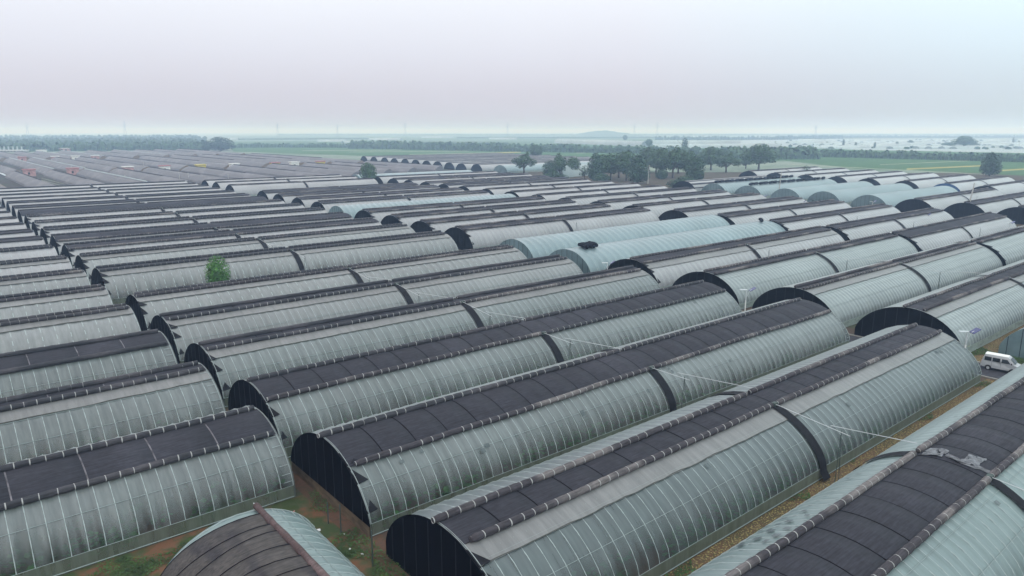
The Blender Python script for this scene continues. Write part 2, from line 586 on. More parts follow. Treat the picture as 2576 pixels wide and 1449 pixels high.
def greenhouse(x0, x1, v, yo, look, label, det=0, film='film', quilt=True, front='net', w=6.65, ht=HT, hs=HS, brown_foot=False, arm_end=None,
               mid=True, vent=False, seam='seam', group='arched greenhouses in long parallel rows', flaps=True,
               base_skirt=None, seed=0, crop=False, back='film', rz=0.0, x_mid=None, patch_roll='roll'):
    L = x1 - x0
    g = random.Random(seed * 31 + 5)
    ht += g.uniform(-0.06, 0.06) if det < 2 else 0.0
    R = root('greenhouse', label, 'greenhouse', (x0, v, 0), rz, group)
    bay, sub, narc, dep = ((1.0, 4, 26, 0.06), (1.5, 4, 18, 0.09), (3.0, 1, 12, 0.0))[2 - det]
    if film == 'film_teal' and det >= 1:
        bay, sub, dep = 2.0, 4, 0.16
    link('film', film_mesh(L, w, narc, bay, sub, dep, film, ht, hs), R)
    # side skirts below the film
    b = MB()
    sk = base_skirt or 'skirt'
    for s in (-1, 1):
        b.quad((0, s * (w + 0.012), 0.02), (L, s * (w + 0.012), 0.02), (L, s * (w + 0.004), hs - 0.02), (0, s * (w + 0.004), hs - 0.02))
    b.link('side_skirt', MT[sk], R)
    if det >= 1:
        b = MB()
        for s in (-1, 1):
            b.tube([(0, s * (w + 0.03), hs), (L, s * (w + 0.03), hs)], 0.02, 4)
            b.tube([(0, s * (w + 0.03), 0.12), (L, s * (w + 0.03), 0.12)], 0.035, 4)
        b.link('edge_rail', MT['purlin'], R)
    # ribs
    if det == 2:
        rm = rib_mesh(w, ht, hs, 0.030)
        nb = int(round(L / bay))
        for k in range(nb + 1):
            link('rib', rm, R, (L * k / nb, 0, 0.008))
        for a in (-0.50, -0.80, 0.8):
            y = w * a
            z = zs(y, w, ht, hs)
            b = MB()
            b.tube([(0, y - 0.01, z + 0.012), (L, y - 0.01, z + 0.012)], 0.018, 4, cap=False)
            b.link('purlin', MT['purlin'], R)
    elif det == 1:
        V, Fc = [], []
        arc = arc_pts(w, 12, ht, hs, 0.015)
        nb = int(round(L / bay))
        rr = 0.045
        for k in range(nb + 1):
            x = L * k / nb
            for i in range(len(arc) - 1):
                (ya, za, _, _), (yb, zb, _, _) = arc[i], arc[i + 1]
                i0 = len(V)
                V += [(x - rr, ya, za), (x + rr, ya, za), (x + rr, yb, zb), (x - rr, yb, zb)]
                Fc.append((i0, i0 + 1, i0 + 2, i0 + 3))
        link('ribs', mesh('ribs', V, Fc, MT['rib']), R, kind='stuff')
    # vent strip and its dark clip rail on the near side
    if vent and yo:
        yv = yo[1] - 1.55
        link('vent_strip', film_mesh(L, w, 4, 1.0, 1, 0.0, 'vent', ht, hs, yo[1], yv, 0.03), R)
        b = MB()
        gg = random.Random(seed)
        pts = []
        for k in range(0, int(L) + 1, 1):
            y = yv + gg.uniform(-0.05, 0.05)
            pts.append((min(L, k), y, zs(y, w, ht, hs) + 0.06))
        b.tube(pts, 0.032, 4, cap=False)
        b.link('clip_rail', MT['rail'], R)
    # quilt between the rolls and the two rolls
    if quilt and yo:
        ya, yb = yo
        if ya - yb > 0.5:
            if det == 2:
                pw = 2.95 if seam == 'seam' else 4.3
                npn = max(1, int(round(L / pw)))
                pl = L / npn
                key = ('qp', round(pl, 2), ya, yb, w)
                arc = arc_pts(w, 7, ht, hs, 0.07, ya, yb)
                if key not in _cache:
                    V, Fc = [], []
                    for i, xx in enumerate((0.045, pl * 0.5, pl - 0.05)):
                        for (y, z, _, _) in arc:
                            V.append((xx, y, z + (0.02 if i == 1 else 0)))
                    for (y, z, _, _) in arc:
                        V.append((pl - 0.05, y, z - 0.05))
                    m_ = len(arc)
                    for i in range(3):
                        for j in range(m_ - 1):
                            a = i * m_ + j
                            Fc.append((a, a + m_, a + m_ + 1, a + 1))
                    _cache[key] = mesh('quilt_panel', V, Fc, MT['quilt'], True)
                for k in range(npn):
                    o = link('quilt_panel', _cache[key], R, (pl * k, 0, g.uniform(0, 0.025)))
                # lining seen in the joints
                link('quilt_lining', film_mesh(L, w, 5, 3.0, 1, 0.0, seam_to_mat(seam), ht, hs, ya, yb, 0.045), R)
            else:
                link('quilt', film_mesh(L, w, 5, 3.0, 1, 0.0, 'quilt', ht, hs, ya, yb, 0.07), R)
                if det == 1:
                    V, Fc = [], []
                    arc = arc_pts(w, 5, ht, hs, 0.085, ya, yb)
                    for k in range(1, int(L / 3.0)):
                        x = 3.0 * k
                        for i in range(len(arc) - 1):
                            i0 = len(V)
                            V += [(x, arc[i][0], arc[i][1]), (x + 0.07, arc[i][0], arc[i][1]), (x + 0.07, arc[i + 1][0], arc[i + 1][1]), (x, arc[i + 1][0], arc[i + 1][1])]
                            Fc.append((i0, i0 + 1, i0 + 2, i0 + 3))
                    link('quilt_seams', mesh('quilt_seams', V, Fc, MT[seam]), R, kind='stuff')
        xm = x_mid if x_mid is not None else L * 0.475
        for q, yq in enumerate((ya, yb)):
            r = (0.255 if det else 0.205) + g.uniform(-0.01, 0.015)
            spans = [(-0.35 + g.uniform(0, 0.5) + q * 0.3, xm - 0.5), (xm + 0.3, L - 0.2 - g.uniform(0, 0.7))] if mid else [(-0.2, L - 0.3)]
            for si, (xa, xb) in enumerate(spans):
                f = roll_path(L, yq + g.uniform(-0.06, 0.06), w, ht, hs, r, seed * 7 + q * 3 + si, amp=0.045)
                step = 0.95 if det >= 1 else 2.4
                n = max(2, int((xb - xa) / (step / 2)))
                pts, rad = [], []
                for k in range(n + 1):
                    x = xa + (xb - xa) * k / n
                    pts.append(f(x))
                    rad.append(r * (1.0 if k % 2 else 0.90) * (1 + g.uniform(-0.035, 0.035)))
                rad[0] *= 0.8
                b = MB()
                b.tube(pts, rad, 10 if det == 2 else 7)
                ro = b.link('quilt_roll', MT[patch_roll if q == 0 or g.random() < .6 else 'roll'], R, True)
                if det == 2:
                    rmz = ring_mesh(0.262, 0.034)
                    for k in range(0, n + 1, 2):
                        p = pts[k]
                        if g.random() < 0.04:
                            continue
                        o = link('tie_band', rmz, ro, (p[0] + g.uniform(-.08, .08), p[1], p[2]))
                        o.scale = (g.uniform(0.8, 1.2),) + (rad[k] / r * 1.0,) * 2
                        o.rotation_euler = (0, 0, g.uniform(-0.12, 0.12))
                elif det == 1:
                    V, Fc = [], []
                    nn = 7
                    for k in range(0, n + 1, 2 if det else 1):
                        p = pts[k]
                        i0 = len(V)
                        for j in range(nn):
                            t = 2 * math.pi * j / nn
                            rr = rad[k] + 0.012
                            V += [(p[0] - 0.025, p[1] + rr * math.cos(t), p[2] + rr * math.sin(t)), (p[0] + 0.025, p[1] + rr * math.cos(t), p[2] + rr * math.sin(t))]
                        for j in range(nn):
                            a, c = i0 + 2 * j, i0 + 2 * ((j + 1) % nn)
                            Fc.append((a, c, c + 1, a + 1))
                    link('tie_bands', mesh('tie_bands', V, Fc, MT['band'], True), ro, kind='stuff')
        # black strap of quilt over the near side at mid length, winch arm and its stand
        if mid:
            sw = 1.05
            V, Fc = [], []
            arc = arc_pts(w, 14, ht, hs, 0.10, yb + 0.3, -w)
            arc = [(p[0], p[1]) for p in arc] + [(-w - 0.16, 0.75), (-w - 0.55, 0.22)]
            for side, ac in ((0, arc), (1, [(p[0], p[1]) for p in arc_pts(w, 10, ht, hs, 0.10, w - 0.01, ya - 0.2)])):
                V, Fc = [], []
                for k, (y, z) in enumerate(ac):
                    V += [(xm - sw / 2, y, z), (xm + sw / 2, y, z)]
                for k in range(len(ac) - 1):
                    Fc.append((2 * k, 2 * k + 1, 2 * k + 3, 2 * k + 2))
                link('quilt_strap', mesh('quilt_strap', V, Fc, MT['strap'], True), R)
            if det >= 1:
                b = MB()
                zr = zs(yb, w, ht, hs) + 0.3
                ymid = -w - 1.2
                ztop = 4.7
                b.tube([(xm - 0.1, yb, zr), (xm - 0.3, ymid - 0.9, ztop - 0.1)], 0.027, 5)
                b.link('winch_arm', MT['steel'], R)
                b = MB()
                b.tube([(xm + 0.1, ymid, ztop), (xm - 0.5, ymid - 0.15, 0)], 0.028, 5)
                b.tube([(xm + 0.1, ymid, ztop), (xm + 0.75, ymid + 0.1, 0)], 0.028, 5)
                b.link('winch_stand', MT['darksteel'], R)
                if arm_end is not None:
                    b = MB()
                    b.tube([(xm + 0.1, ymid + 0.9, ztop + 0.1), (xm + 0.3, arm_end + 0.35, 5.45)], 0.027, 5)
                    b.link('winch_arm', MT['steel'], R)
                b = MB()
                b.box(xm - 0.25, xm + 0.25, yb - 0.15, yb + 0.2, zr - 0.2, zr + 0.08)
                b.link('winch_gear', MT['darksteel'], R)
    # end walls
    for e, kind_ in ((0, front), (1, back)):
        if not kind_:
            continue
        xx = -0.07 if e == 0 else L + 0.07
        th = 0.05
        ww = w * (1.015 if kind_ == 'net' else 1.0)
        arc = [(p[0], p[1]) for p in arc_pts(ww, 24 if det == 2 else 16, ht + (0.05 if kind_ == 'net' else 0), hs)]
        z0 = 0.02 if not (brown_foot and e == 0) else 0.9
        outline = [(ww, z0)] + arc + [(-ww, z0)]
        V = [(xx, y, z) for y, z in outline] + [(xx - th if e == 0 else xx + th, y, z) for y, z in outline]
        k = len(outline)
        Fc = [tuple(range(k)), tuple(range(2 * k - 1, k - 1, -1))]
        for j in range(k):
            Fc.append((j, j + k, (j + 1) % k + k, (j + 1) % k))
        mm = {'net': MT['net'], 'film': MT['film'], 'teal': MT['endfilm'], 'blue': MT['blue_net']}[kind_]
        link('end_wall', mesh('end_wall', V, Fc, mm), R)
        if brown_foot and e == 0:
            b = MB()
            b.box(xx - 0.03, xx + 0.0, -w, w, 0.0, 0.898)
            b.link('foot_panel', MT['skirt_brown'], R)
        if det >= 1 and e == 0:
            b = MB()
            for j in range(-4, 5):
                y = j * 1.45
                zt = zs(y, w, ht, hs) - 0.1
                b.box(xx - th - 0.03, xx - th - 0.003, y - 0.03, y + 0.03, z0 + 0.02, zt)
            b.link('end_posts', MT['net_post'], R, kind='stuff')
    if front == 'net' and flaps and quilt and det >= 1:
        # loose triangular edges of the hanging quilt, folded back over the near side of the roof
        n_f = 3
        ys = [-(2.3 + (w - 2.5) * k / n_f) for k in range(n_f + 1)]
        for k in range(n_f):
            ya_, yb_ = ys[k], ys[k + 1]
            za, zb = zs(ya_, w, ht, hs) + 0.06, zs(yb_, w, ht, hs) + 0.06
            o_ = g.uniform(0.55, 1.05)
            V = [(-0.13, ya_, za), (-0.13, yb_, zb), (o_, yb_ + 0.05, zb + 0.10), (-0.13, ya_, za - 0.05), (-0.13, yb_, zb - 0.05), (o_, yb_ + 0.05, zb + 0.06)]
            Fc = [(0, 1, 2), (5, 4, 3), (0, 2, 5, 3), (1, 4, 5, 2), (0, 3, 4, 1)]
            link('end_flap', mesh('end_flap', V, Fc, MT['strap']), R)
    if det == 2:
        # pale edge tape with short battens at the far end
        b = MB()
        arc = arc_pts(w, 22, ht, hs, 0.05, 1.0, -w)
        for xx in (0.05, L - 0.05):
            e_ = MB()
            e_.tube([(xx, p[0], p[1]) for p in arc], 0.026, 4)
            e_.link('edge_tape', MT['rib'], R)
        for k in range(6, len(arc) - 1, 2):
            for xx in ((L - 0.75, L - 0.1),):
                b.tube([(xx[0], arc[k][0], arc[k][1]), (xx[1], arc[k][0], arc[k][1])], 0.022, 4)
        b.link('end_battens', MT['rib'], R, kind='stuff')
    if crop:
        key = ('crop', round(L, 0), w)
        if key not in _cache:
            gg = random.Random(11)
            b = MB()
            for k in range(int(L * 32)):
                row = gg.choice((-6.25, -6.2, -6.15, -6.1, -5.8, -5.2, -4.0, -1.2, 2.8))
                x = gg.uniform(0.5, L - 0.5)
                hh = 1.9 if row < -5.5 else 0.6
                if math.sin(x * 0.9 + row) + math.sin(x * 0.37) + math.sin(x * 2.3) < -0.5:
                    continue
                z = gg.uniform(0.1, hh) + (0.5 if gg.random() < 0.12 else 0)
                y = row + gg.uniform(-0.22, 0.3)
                while zs(y, w) < z + 0.75 and y < 0:
                    y += 0.08
                s_ = gg.uniform(0.12, 0.26)
                t = gg.uniform(0, 6.28)
                d1 = Vector((math.cos(t), math.sin(t), gg.uniform(-.4, .4))) * s_
                d2 = Vector((-math.sin(t), math.cos(t), gg.uniform(-.2, .6))) * s_
                p = Vector((x, y, z))
                b.quad(tuple(p - d1), tuple(p - d2), tuple(p + d1), tuple(p + d2))
            _cache[key] = b.mesh('crop_plants', MT['crop'])
        link('crop_plants', _cache[key], R, kind='stuff')
    return R


def seam_to_mat(s):
    return s


MT['quilt_old'] = quilt_mat('old_brown_quilt', (0.066, 0.058, 0.056), (0.036, 0.032, 0.037), 1.8, 0.35)
MT['quilt_old_pale'] = quilt_mat('old_pale_quilt', (0.19, 0.18, 0.21), (0.12, 0.11, 0.13), 2.5, 0.2)
MT['roll_brown'] = quilt_mat('brown_roll', (0.085, 0.055, 0.055), (0.13, 0.09, 0.09), 1.5, 0.3)
MT['skirt_brown'] = mat('brown_skirt', (0.12, 0.085, 0.055), 0.85, 0.2, (1.0, 0.35, 3, (1.2, 1, 3)))
MT['glass_screen'] = mat('windscreen', (0.16, 0.18, 0.20), 0.08, 0.8)
MT['net_roll'] = mat('rolled_black_net', (0.006, 0.008, 0.014), 0.85, 0.12, (2.0, 0.5, 3, (1, 1, 1)))
MT['torn'] = mat('torn_grey_plastic', (0.14, 0.145, 0.16), 0.6, 0.3, (3, 0.5, 3, (1, 1, 1)))
MT['mend'] = film_mat('mending_film', (0.085, 0.105, 0.11), (0.07, 0.085, 0.095), 0.3)
MT['net_post'] = mat('net_seam', (0.016, 0.017, 0.022), 0.9, 0.1)
MT['endfilm'] = film_mat('teal_end_film', (0.17, 0.25, 0.275), (0.135, 0.205, 0.225), 0.14)

# ------------------------------------------------------------------ the photographed ground: pixel of a 2576 wide frame -> world


def G(px, py, z=0.0):
    d = FWD * F_PX + rt * (px - CX) + UP * (CY - py)
    t = (z - CAM_H) / d.z
    return Vector((d.x * t, d.y * t, z))


def at_row(px, py, v):
    """point on the sight line through (px, py) that lies in the row Y = v"""
    d = FWD * F_PX + rt * (px - CX) + UP * (CY - py)
    t = v / d.y
    return Vector((d.x * t, v, CAM_H + d.z * t))


def sheet(name, pts, z, m, **kw):
    me = mesh(name, [(p[0], p[1], z) for p in pts], [tuple(range(len(pts)))], m)
    o = link(name, me)
    o['kind'] = 'structure'
    return o


def soil_mat(name, c1, c2, c3, s1=0.25, s2=2.5, t1=(0.45, 0.6), litter=False):
    m = bpy.data.materials.new(name)
    m.use_nodes = True
    n = m.node_tree
    b = n.nodes['Principled BSDF']
    g = n.nodes.new('ShaderNodeNewGeometry')
    v = g.outputs['Position']
    a = noise_node(n, v, s1, 4.0)
    c = noise_node(n, v, s2, 5.0)
    col = mixc(n, maprange(n, a, t1[0], t1[1], 0, 1), c1, c2)
    col = mixc(n, maprange(n, c, 0.5, 0.7, 0, 1), col, c3)
    if litter:
        d = noise_node(n, v, 7.0, 3.0)
        col = mixc(n, maprange(n, d, 0.56, 0.6, 0, 1), col, (0.30, 0.25, 0.10))
        e = noise_node(n, v, 4.0, 3.0)
        col = mixc(n, maprange(n, e, 0.58, 0.64, 0, 0.7), col, (0.05, 0.075, 0.03))
    n.links.new(col, b.inputs['Base Color'])
    b.inputs['Roughness'].default_value = 0.95
    b.inputs['Specular IOR Level'].default_value = 0.15
    bp = n.nodes.new('ShaderNodeBump')
    bp.inputs['Strength'].default_value = 0.6
    bp.inputs['Distance'].default_value = 0.08
    n.links.new(c, bp.inputs['Height'])
    n.links.new(bp.outputs[0], b.inputs['Normal'])
    return m


def stripe_mat(name, cols, ang, scale, seed=0.0):
    """farmland strips: bands of crop colours across direction ang"""
    m = bpy.data.materials.new(name)
    m.use_nodes = True
    n = m.node_tree
    b = n.nodes['Principled BSDF']
    g = n.nodes.new('ShaderNodeNewGeometry')
    mp = n.nodes.new('ShaderNodeMapping')
    mp.inputs['Rotation'].default_value = (0, 0, ang)
    mp.inputs['Location'].default_value = (seed, seed, 0)
    n.links.new(g.outputs['Position'], mp.inputs[0])
    a = noise_node(n, mp.outputs[0], scale, 3.0, (0.12, 1, 1))
    r = n.nodes.new('ShaderNodeValToRGB')
    r.color_ramp.interpolation = 'LINEAR'
    r.color_ramp.elements[0].position = 0.3
    r.color_ramp.elements[0].color = (*cols[0], 1)
    r.color_ramp.elements[1].position = 0.72
    r.color_ramp.elements[1].color = (*cols[-1], 1)
    for k, c in enumerate(cols[1:-1]):
        e = r.color_ramp.elements.new(0.3 + 0.42 * (k + 1) / (len(cols) - 1))
        e.color = (*c, 1)
    n.links.new(a, r.inputs[0])
    f = noise_node(n, g.outputs['Position'], 0.15, 4.0)
    s = n.nodes.new('ShaderNodeVectorMath')
    s.operation = 'SCALE'
    n.links.new(r.outputs[0], s.inputs[0])
    n.links.new(maprange(n, f, 0.3, 0.7, 0.8, 1.2), s.inputs['Scale'])
    n.links.new(s.outputs[0], b.inputs['Base Color'])
    b.inputs['Roughness'].default_value = 0.95
    b.inputs['Specular IOR Level'].default_value = 0.1
    return m


GM = stripe_mat('far_farmland', [(0.09, 0.15, 0.09), (0.15, 0.20, 0.15), (0.22, 0.26, 0.21), (0.12, 0.17, 0.12), (0.34, 0.37, 0.35)], 0.15, 0.006)
sheet('ground', [(-14000, -14000), (14000, -14000), (14000, 14000), (-14000, 14000)], 0.0, GM)
soilM = soil_mat('farm_earth', (0.085, 0.058, 0.045), (0.055, 0.065, 0.036), (0.075, 0.066, 0.050))
sheet('farm_soil', [(-160, -80), (700, -80), (620, 150), (520, 210), (480, 260), (395, 330), (370, 420), (345, 640), (330, 1130), (-160, 1130)], 0.004, soilM)
sheet('slope_shade_soil', [(20, 379), (330, 379), (330, 1120), (20, 1120)], 0.009, soil_mat('shade_darkened_soil', (0.050, 0.042, 0.040), (0.045, 0.055, 0.035), (0.075, 0.06, 0.055), 0.05, 0.6))  # field soil, its colour darkened to paint in the shade between the slopes
litM = soil_mat('leaf_litter_path', (0.115, 0.068, 0.042), (0.085, 0.062, 0.036), (0.15, 0.11, 0.055), litter=True)
sheet('dirt_path', [(21, 22.75), (92.6, 22.75), (92.6, 25.3), (21, 25.3)], 0.010, litM)
sheet('verge_soil', [(99.0, 22.0), (104.2, 22), (104.2, 27.7), (168, 27.7), (168, 30.1), (99, 30.1)], 0.011, litM)
grassM = soil_mat('weedy_ground', (0.045, 0.065, 0.025), (0.14, 0.07, 0.04), (0.065, 0.07, 0.035), 0.35, 1.6, (0.46, 0.56))
sheet('grass_verge', [(-30, 34), (21.0, 34), (21.6, 50.2), (-30, 50.2)], 0.012, grassM)
redM = soil_mat('red_earth', (0.11, 0.060, 0.040), (0.09, 0.055, 0.036), (0.065, 0.055, 0.034))
sheet('earth_patch', [(20.2, 22), (21.9, 22), (22.3, 44), (21.4, 54), (20.4, 54), (20.3, 40)], 0.017, redM)
sheet('road', [(93.2, -60), (98.1, -60), (98.4, 140), (105, 378), (98, 378), (93.6, 140)], 0.012, MT['asphalt'])
sheet('track', [(168.8, -40), (170.8, -40), (171.5, 130), (181, 378), (177, 378), (169.2, 130)], 0.010, MT['asphalt'])
for nm, xa, xb in (('kerb', 92.9, 93.15), ('kerb', 98.45, 98.7)):
    b = MB()
    n = 40
    for k in range(n):
        y0 = -60 + 200 * k / n
        b.box(xa, xb, y0, y0 + 4.97, 0.0, 0.13)
    b.link(nm, MT['concrete'], kind='structure')
# fields
gf = stripe_mat('green_field', [(0.050, 0.115, 0.042), (0.062, 0.135, 0.050), (0.055, 0.12, 0.045)], 0.05, 0.01)
sheet('green_field', [G(*p) for p in ((588, 381), (905, 392), (1300, 401), (1480, 425), (1970, 404), (2150, 424), (2470, 436), (2576, 442), (2900, 450), (2900, 385), (2576, 382), (2200, 371), (1800, 365), (1400, 362), (1000, 359), (560, 357))], 0.008, gf)
ylw = mat('ripe_strip', (0.30, 0.27, 0.09), 0.9, 0.1, (0.05, 0.2, 3, (1, 1, 1)))
pale = mat('pale_track', (0.30, 0.32, 0.24), 0.9, 0.1, (0.05, 0.2, 3, (1, 1, 1)))


def strip(name, a, b, h, m, z=0.014):
    (x0, y0), (x1, y1) = a, b
    return sheet(name, [G(x0, y0 + h / 2), G(x1, y1 + h / 2), G(x1, y1 - h / 2), G(x0, y0 - h / 2)], z, m)


strip('crop_strip', (1115, 389), (1310, 382.5), 2.4, ylw)
strip('crop_strip', (2281, 425.6), (2471, 417), 3.2, ylw, 0.016)
strip('crop_strip', (2500, 430), (2640, 422), 3.4, ylw, 0.018)
strip('crop_strip', (1450, 385), (1640, 382), 1.0, pale, 0.016)
strip('field_track', (2214, 414.5), (2440, 404.5), 1.1, pale, 0.020)
strip('field_track', (1030, 388.6), (1250, 384), 0.9, pale, 0.022)
strip('field_track', (880, 382.5), (1180, 380.0), 0.8, pale, 0.024)
strip('field_track', (1980, 413), (2480, 438.5), 1.0, pale, 0.026)
strip('field_track', (760, 379), (1010, 377.4), 0.8, pale, 0.028)
# pale fields of plastic mulch beyond the tree belt on the right
pf = stripe_mat('plastic_mulch_field', [(0.32, 0.37, 0.38), (0.37, 0.42, 0.43), (0.33, 0.385, 0.39), (0.38, 0.43, 0.44), (0.25, 0.30, 0.29)], 0.02, 0.012)
sheet('mulch_field', [G(*p) for p in ((1960, 368), (2160, 377), (2576, 385), (2900, 390), (2900, 352), (2300, 350), (1900, 351), (1700, 356))], 0.030, pf)
pf2 = stripe_mat('far_fields', [(0.10, 0.17, 0.10), (0.07, 0.13, 0.07), (0.14, 0.20, 0.13), (0.30, 0.34, 0.32)], 0.08, 0.006, 50)
sheet('far_field', [G(*p) for p in ((560, 357), (1000, 359), (1400, 362), (1700, 364), (1900, 351), (1900, 341), (560, 341))], 0.034, pf2)

# ------------------------------------------------------------------ greenhouses
ORD = ['nearest', 'second', 'third', 'fourth', 'fifth', 'sixth', 'seventh', 'eighth', 'ninth', 'tenth', 'eleventh', 'twelfth', 'thirteenth',
       'fourteenth', 'fifteenth', 'sixteenth', 'seventeenth', 'eighteenth', 'nineteenth', 'twentieth', 'twenty first']


def arm_to(rows, k):
    """where the upper roll of the next nearer row lies, seen from row k"""
    if k == 0:
        return None
    d = rows[k - 1][0] - rows[k][0]
    return d + rows[k - 1][1] if d > -18 and rows[k - 1][2] != 0 else None


def look_of(yo):
    d = yo[0] - yo[1]
    return ('wide dark quilt' if d > 3.0 else 'dark quilt strip' if d > 2.2 else 'two adjacent quilt rolls')


def row_label(k, block, film, yo):
    return '%s greenhouse with %s, %s row of %s' % (film, look_of(yo), ORD[k], block) if yo else 'bare pale teal greenhouse, %s row of %s' % (ORD[k], block)


# block B, the middle block
B_ROWS = [(32.0, 0.6, -2.05), (48.0, 0.3, -3.8), (63.8, 0.3, -3.5), (79.3, -0.2, -1.9), (95.2, -0.1, -1.8), (110.2, 0.1, -1.3),
          (136.6, 0.1, -2.1), (153.4, 0.4, -1.3), (170.1, 0.0, -3.1), (186.7, 0.8, -3.7), (203.3, 0.1, -2.2), (220.0, 0.2, -1.7),
          (236.5, -0.2, -1.7), (253.5, 0.8, -4.2), (270.0, 0.2, -2.7), (287.0, 0.3, -2.2), (304.0, 0.3, -1.1), (321.0, 0.3, -1.1), (338.0, 0.3, -1.0), (355.5, 0.3, -0.7)]
for k, (v, a, b_) in enumerate(B_ROWS):
    x0 = 21.35 + 0.0085 * (v - 32)
    x1 = (90.6, 92.6, 92.2, 93.2, 91.3, 91.4)[k] if k < 6 else 92.0 + 0.026 * (v - 110)
    greenhouse(x0, x1, v, (a, b_), None, row_label(k, 'middle block', 'grey film', (a, b_)), det=2 if k < 5 else (1 if k < 13 else 0),
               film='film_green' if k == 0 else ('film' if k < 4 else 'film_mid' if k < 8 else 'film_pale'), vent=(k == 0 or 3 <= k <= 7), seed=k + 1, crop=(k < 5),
               base_skirt='skirt', brown_foot=(k == 1), arm_end=-13.7 if k == 0 else arm_to(B_ROWS, k), patch_roll='roll' if k < 1 else 'roll_dark', back='film')
# block A, the left block
A_ROWS = [(56.9, 0.1, -3.8), (72.3, 0.1, -1.7), (87.6, 0.0, -3.4), (104.0, -0.1, -1.3), (119.9, 0.1, -1.7), (136.8, 0.1, -1.4), (153.3, 0.0, -1.3), (170.0, 0.2, -1.2),
          (186.5, 0.3, -2.3), (202.3, 0.2, -2.2), (218.2, 0.0, -1.4), (234.7, 0.0, -1.6), (251.5, 0.1, -1.2), (268.0, 0.2, -1.2), (285.0, 0.2, -1.2), (302.0, 0.2, -1.2)]
for k, (v, a, b_) in enumerate(A_ROWS):
    L_ = 70.0
    x1 = 19.7 + 0.006 * (v - 57)
    greenhouse(x1 - L_, x1, v, (a, b_), None, row_label(k, 'left block', 'grey film', (a, b_)), det=2 if k < 3 else (1 if k < 8 else 0),
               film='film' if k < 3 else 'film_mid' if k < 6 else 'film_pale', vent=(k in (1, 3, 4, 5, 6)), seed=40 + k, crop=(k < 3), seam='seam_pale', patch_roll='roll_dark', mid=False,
               base_skirt='skirt')
# G, the row at the lower right
GG = greenhouse(20.4, 92.3, 16.2, (2.1, -2.6), None, 'teal film greenhouse with wide quilt strip filling the lower right corner', det=2, film='film_aqua', seed=77, crop=True, patch_roll='roll', x_mid=33.3)
def mend(R, x, y, sx, sy, m, lift=0.075, w=6.65):
    a, b_ = y + sy / 2, y - sy / 2
    V = []
    for xx in (x, x + sx):
        for yy in (a, (a + b_) / 2, b_):
            V.append((xx, yy, zs(yy, w) + lift))
    link('mending_patch', mesh('mending_patch', V, [(0, 3, 4, 1), (1, 4, 5, 2)], MT[m]), R)


def crumple(R, x0_, x1_, y0_, y1_, m, seed, w=6.65):
    g_ = random.Random(seed)
    V, Fc = [], []
    nx_, ny_ = 7, 7
    for i in range(nx_ + 1):
        for j in range(ny_ + 1):
            yy = y0_ + (y1_ - y0_) * j / ny_ + g_.uniform(-.07, .07)
            xx = x0_ + (x1_ - x0_) * i / nx_ + g_.uniform(-.08, .08) + 0.25 * math.sin(yy * 2)
            V.append((xx, yy, zs(yy, w) + 0.13 + g_.uniform(0, 0.12)))
    for i in range(nx_):
        for j in range(ny_):
            a = i * (ny_ + 1) + j
            if g_.random() < 0.9:
                Fc.append((a, a + ny_ + 1, a + ny_ + 2, a + 1))
    link('torn_sheet', mesh('torn_sheet', V, Fc, MT[m]), R)


crumple(GG, 33.0, 34.6, 1.7, 0.5, 'torn', 3)
crumple(GG, 34.0, 35.6, -0.6, -1.6, 'torn', 4)
crumple(GG, 33.5, 34.0, 0.4, -2.4, 'torn', 5)
g = random.Random(44)
for k in range(16):
    mend(GG, 14.5 + g.uniform(0, 6), g.uniform(3.1, 5.2), g.uniform(.25, .5), g.uniform(.25, .5), 'mend')
for k in range(10):
    mend(GG, g.uniform(16, 60), g.choice((g.uniform(-5.6, -3.4), g.uniform(3.3, 5.4))), g.uniform(.15, .4), g.uniform(.15, .35), 'mend')
FB = bpy.data.objects['greenhouse']
for x_, y_ in ((63.0, -3.9), (63.7, -4.0), (64.5, -3.8), (20.3, -4.1), (41.0, -4.6)):
    mend(FB, x_, y_, 0.4, 0.35, 'mend')
FE = bpy.data.objects['greenhouse.001']
for k in range(9):
    mend(FE, g.uniform(3, 55), g.uniform(-5.6, -4.2), g.uniform(.2, .5), g.uniform(.2, .4), 'mend')
mend(bpy.data.objects['greenhouse.002'], 62, -4.0, 0.5, 0.45, 'mend')
# block C, right of the asphalt road
C_ROWS = [(36.8, 0.6, -1.7, 'q'), (52.9, 0.0, -1.4, 'q'), (68.8, 0.1, -1.9, 'q'), (84.8, 0.1, -2.7, 'q'), (100.6, 0, 0, 't'), (117.2, 0, 0, 't'),
          (141.0, 0.1, -2.8, 'q'), (157.5, 0.2, -2.8, 'q'), (173.6, 0.0, -2.7, 'q'), (190.3, 0.9, -2.9, 'q'), (207.5, 0, 0, 't'), (224.0, 0.2, -2.9, 'q'),
          (241.5, 0.6, -2.8, 'q'), (260.0, 0.5, -3.3, 'q'), (277.5, 0.5, -3.4, 'q'), (318.5, 0.5, -1.4, 'q'), (338.5, 0.4, -1.2, 'q'), (356.5, 0.2, -1.0, 'q')]
for k, (v, a, b_, t_) in enumerate(C_ROWS):
    x0 = 98.9 + 0.034 * max(0, v - 110)
    x1 = 168.6 + 0.035 * max(0, v - 120)
    if t_ == 't':
        greenhouse(x0 - 0.8, x1 + (2.0 if k < 6 else 0), v, None, None, row_label(k, 'block past asphalt road', '', None), det=1, film='film_teal', quilt=False, front='teal', back='teal',
                   seed=90 + k, base_skirt='skirt_pale', flaps=False)
    else:
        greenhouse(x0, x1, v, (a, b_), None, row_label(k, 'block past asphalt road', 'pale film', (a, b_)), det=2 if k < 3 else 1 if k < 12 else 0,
                   film='film_cool' if k < 3 else 'film_pale', vent=k < 2 or k == 3, arm_end=arm_to(C_ROWS, k), seed=90 + k, flaps=3 <= k < 10, base_skirt='skirt_pale')
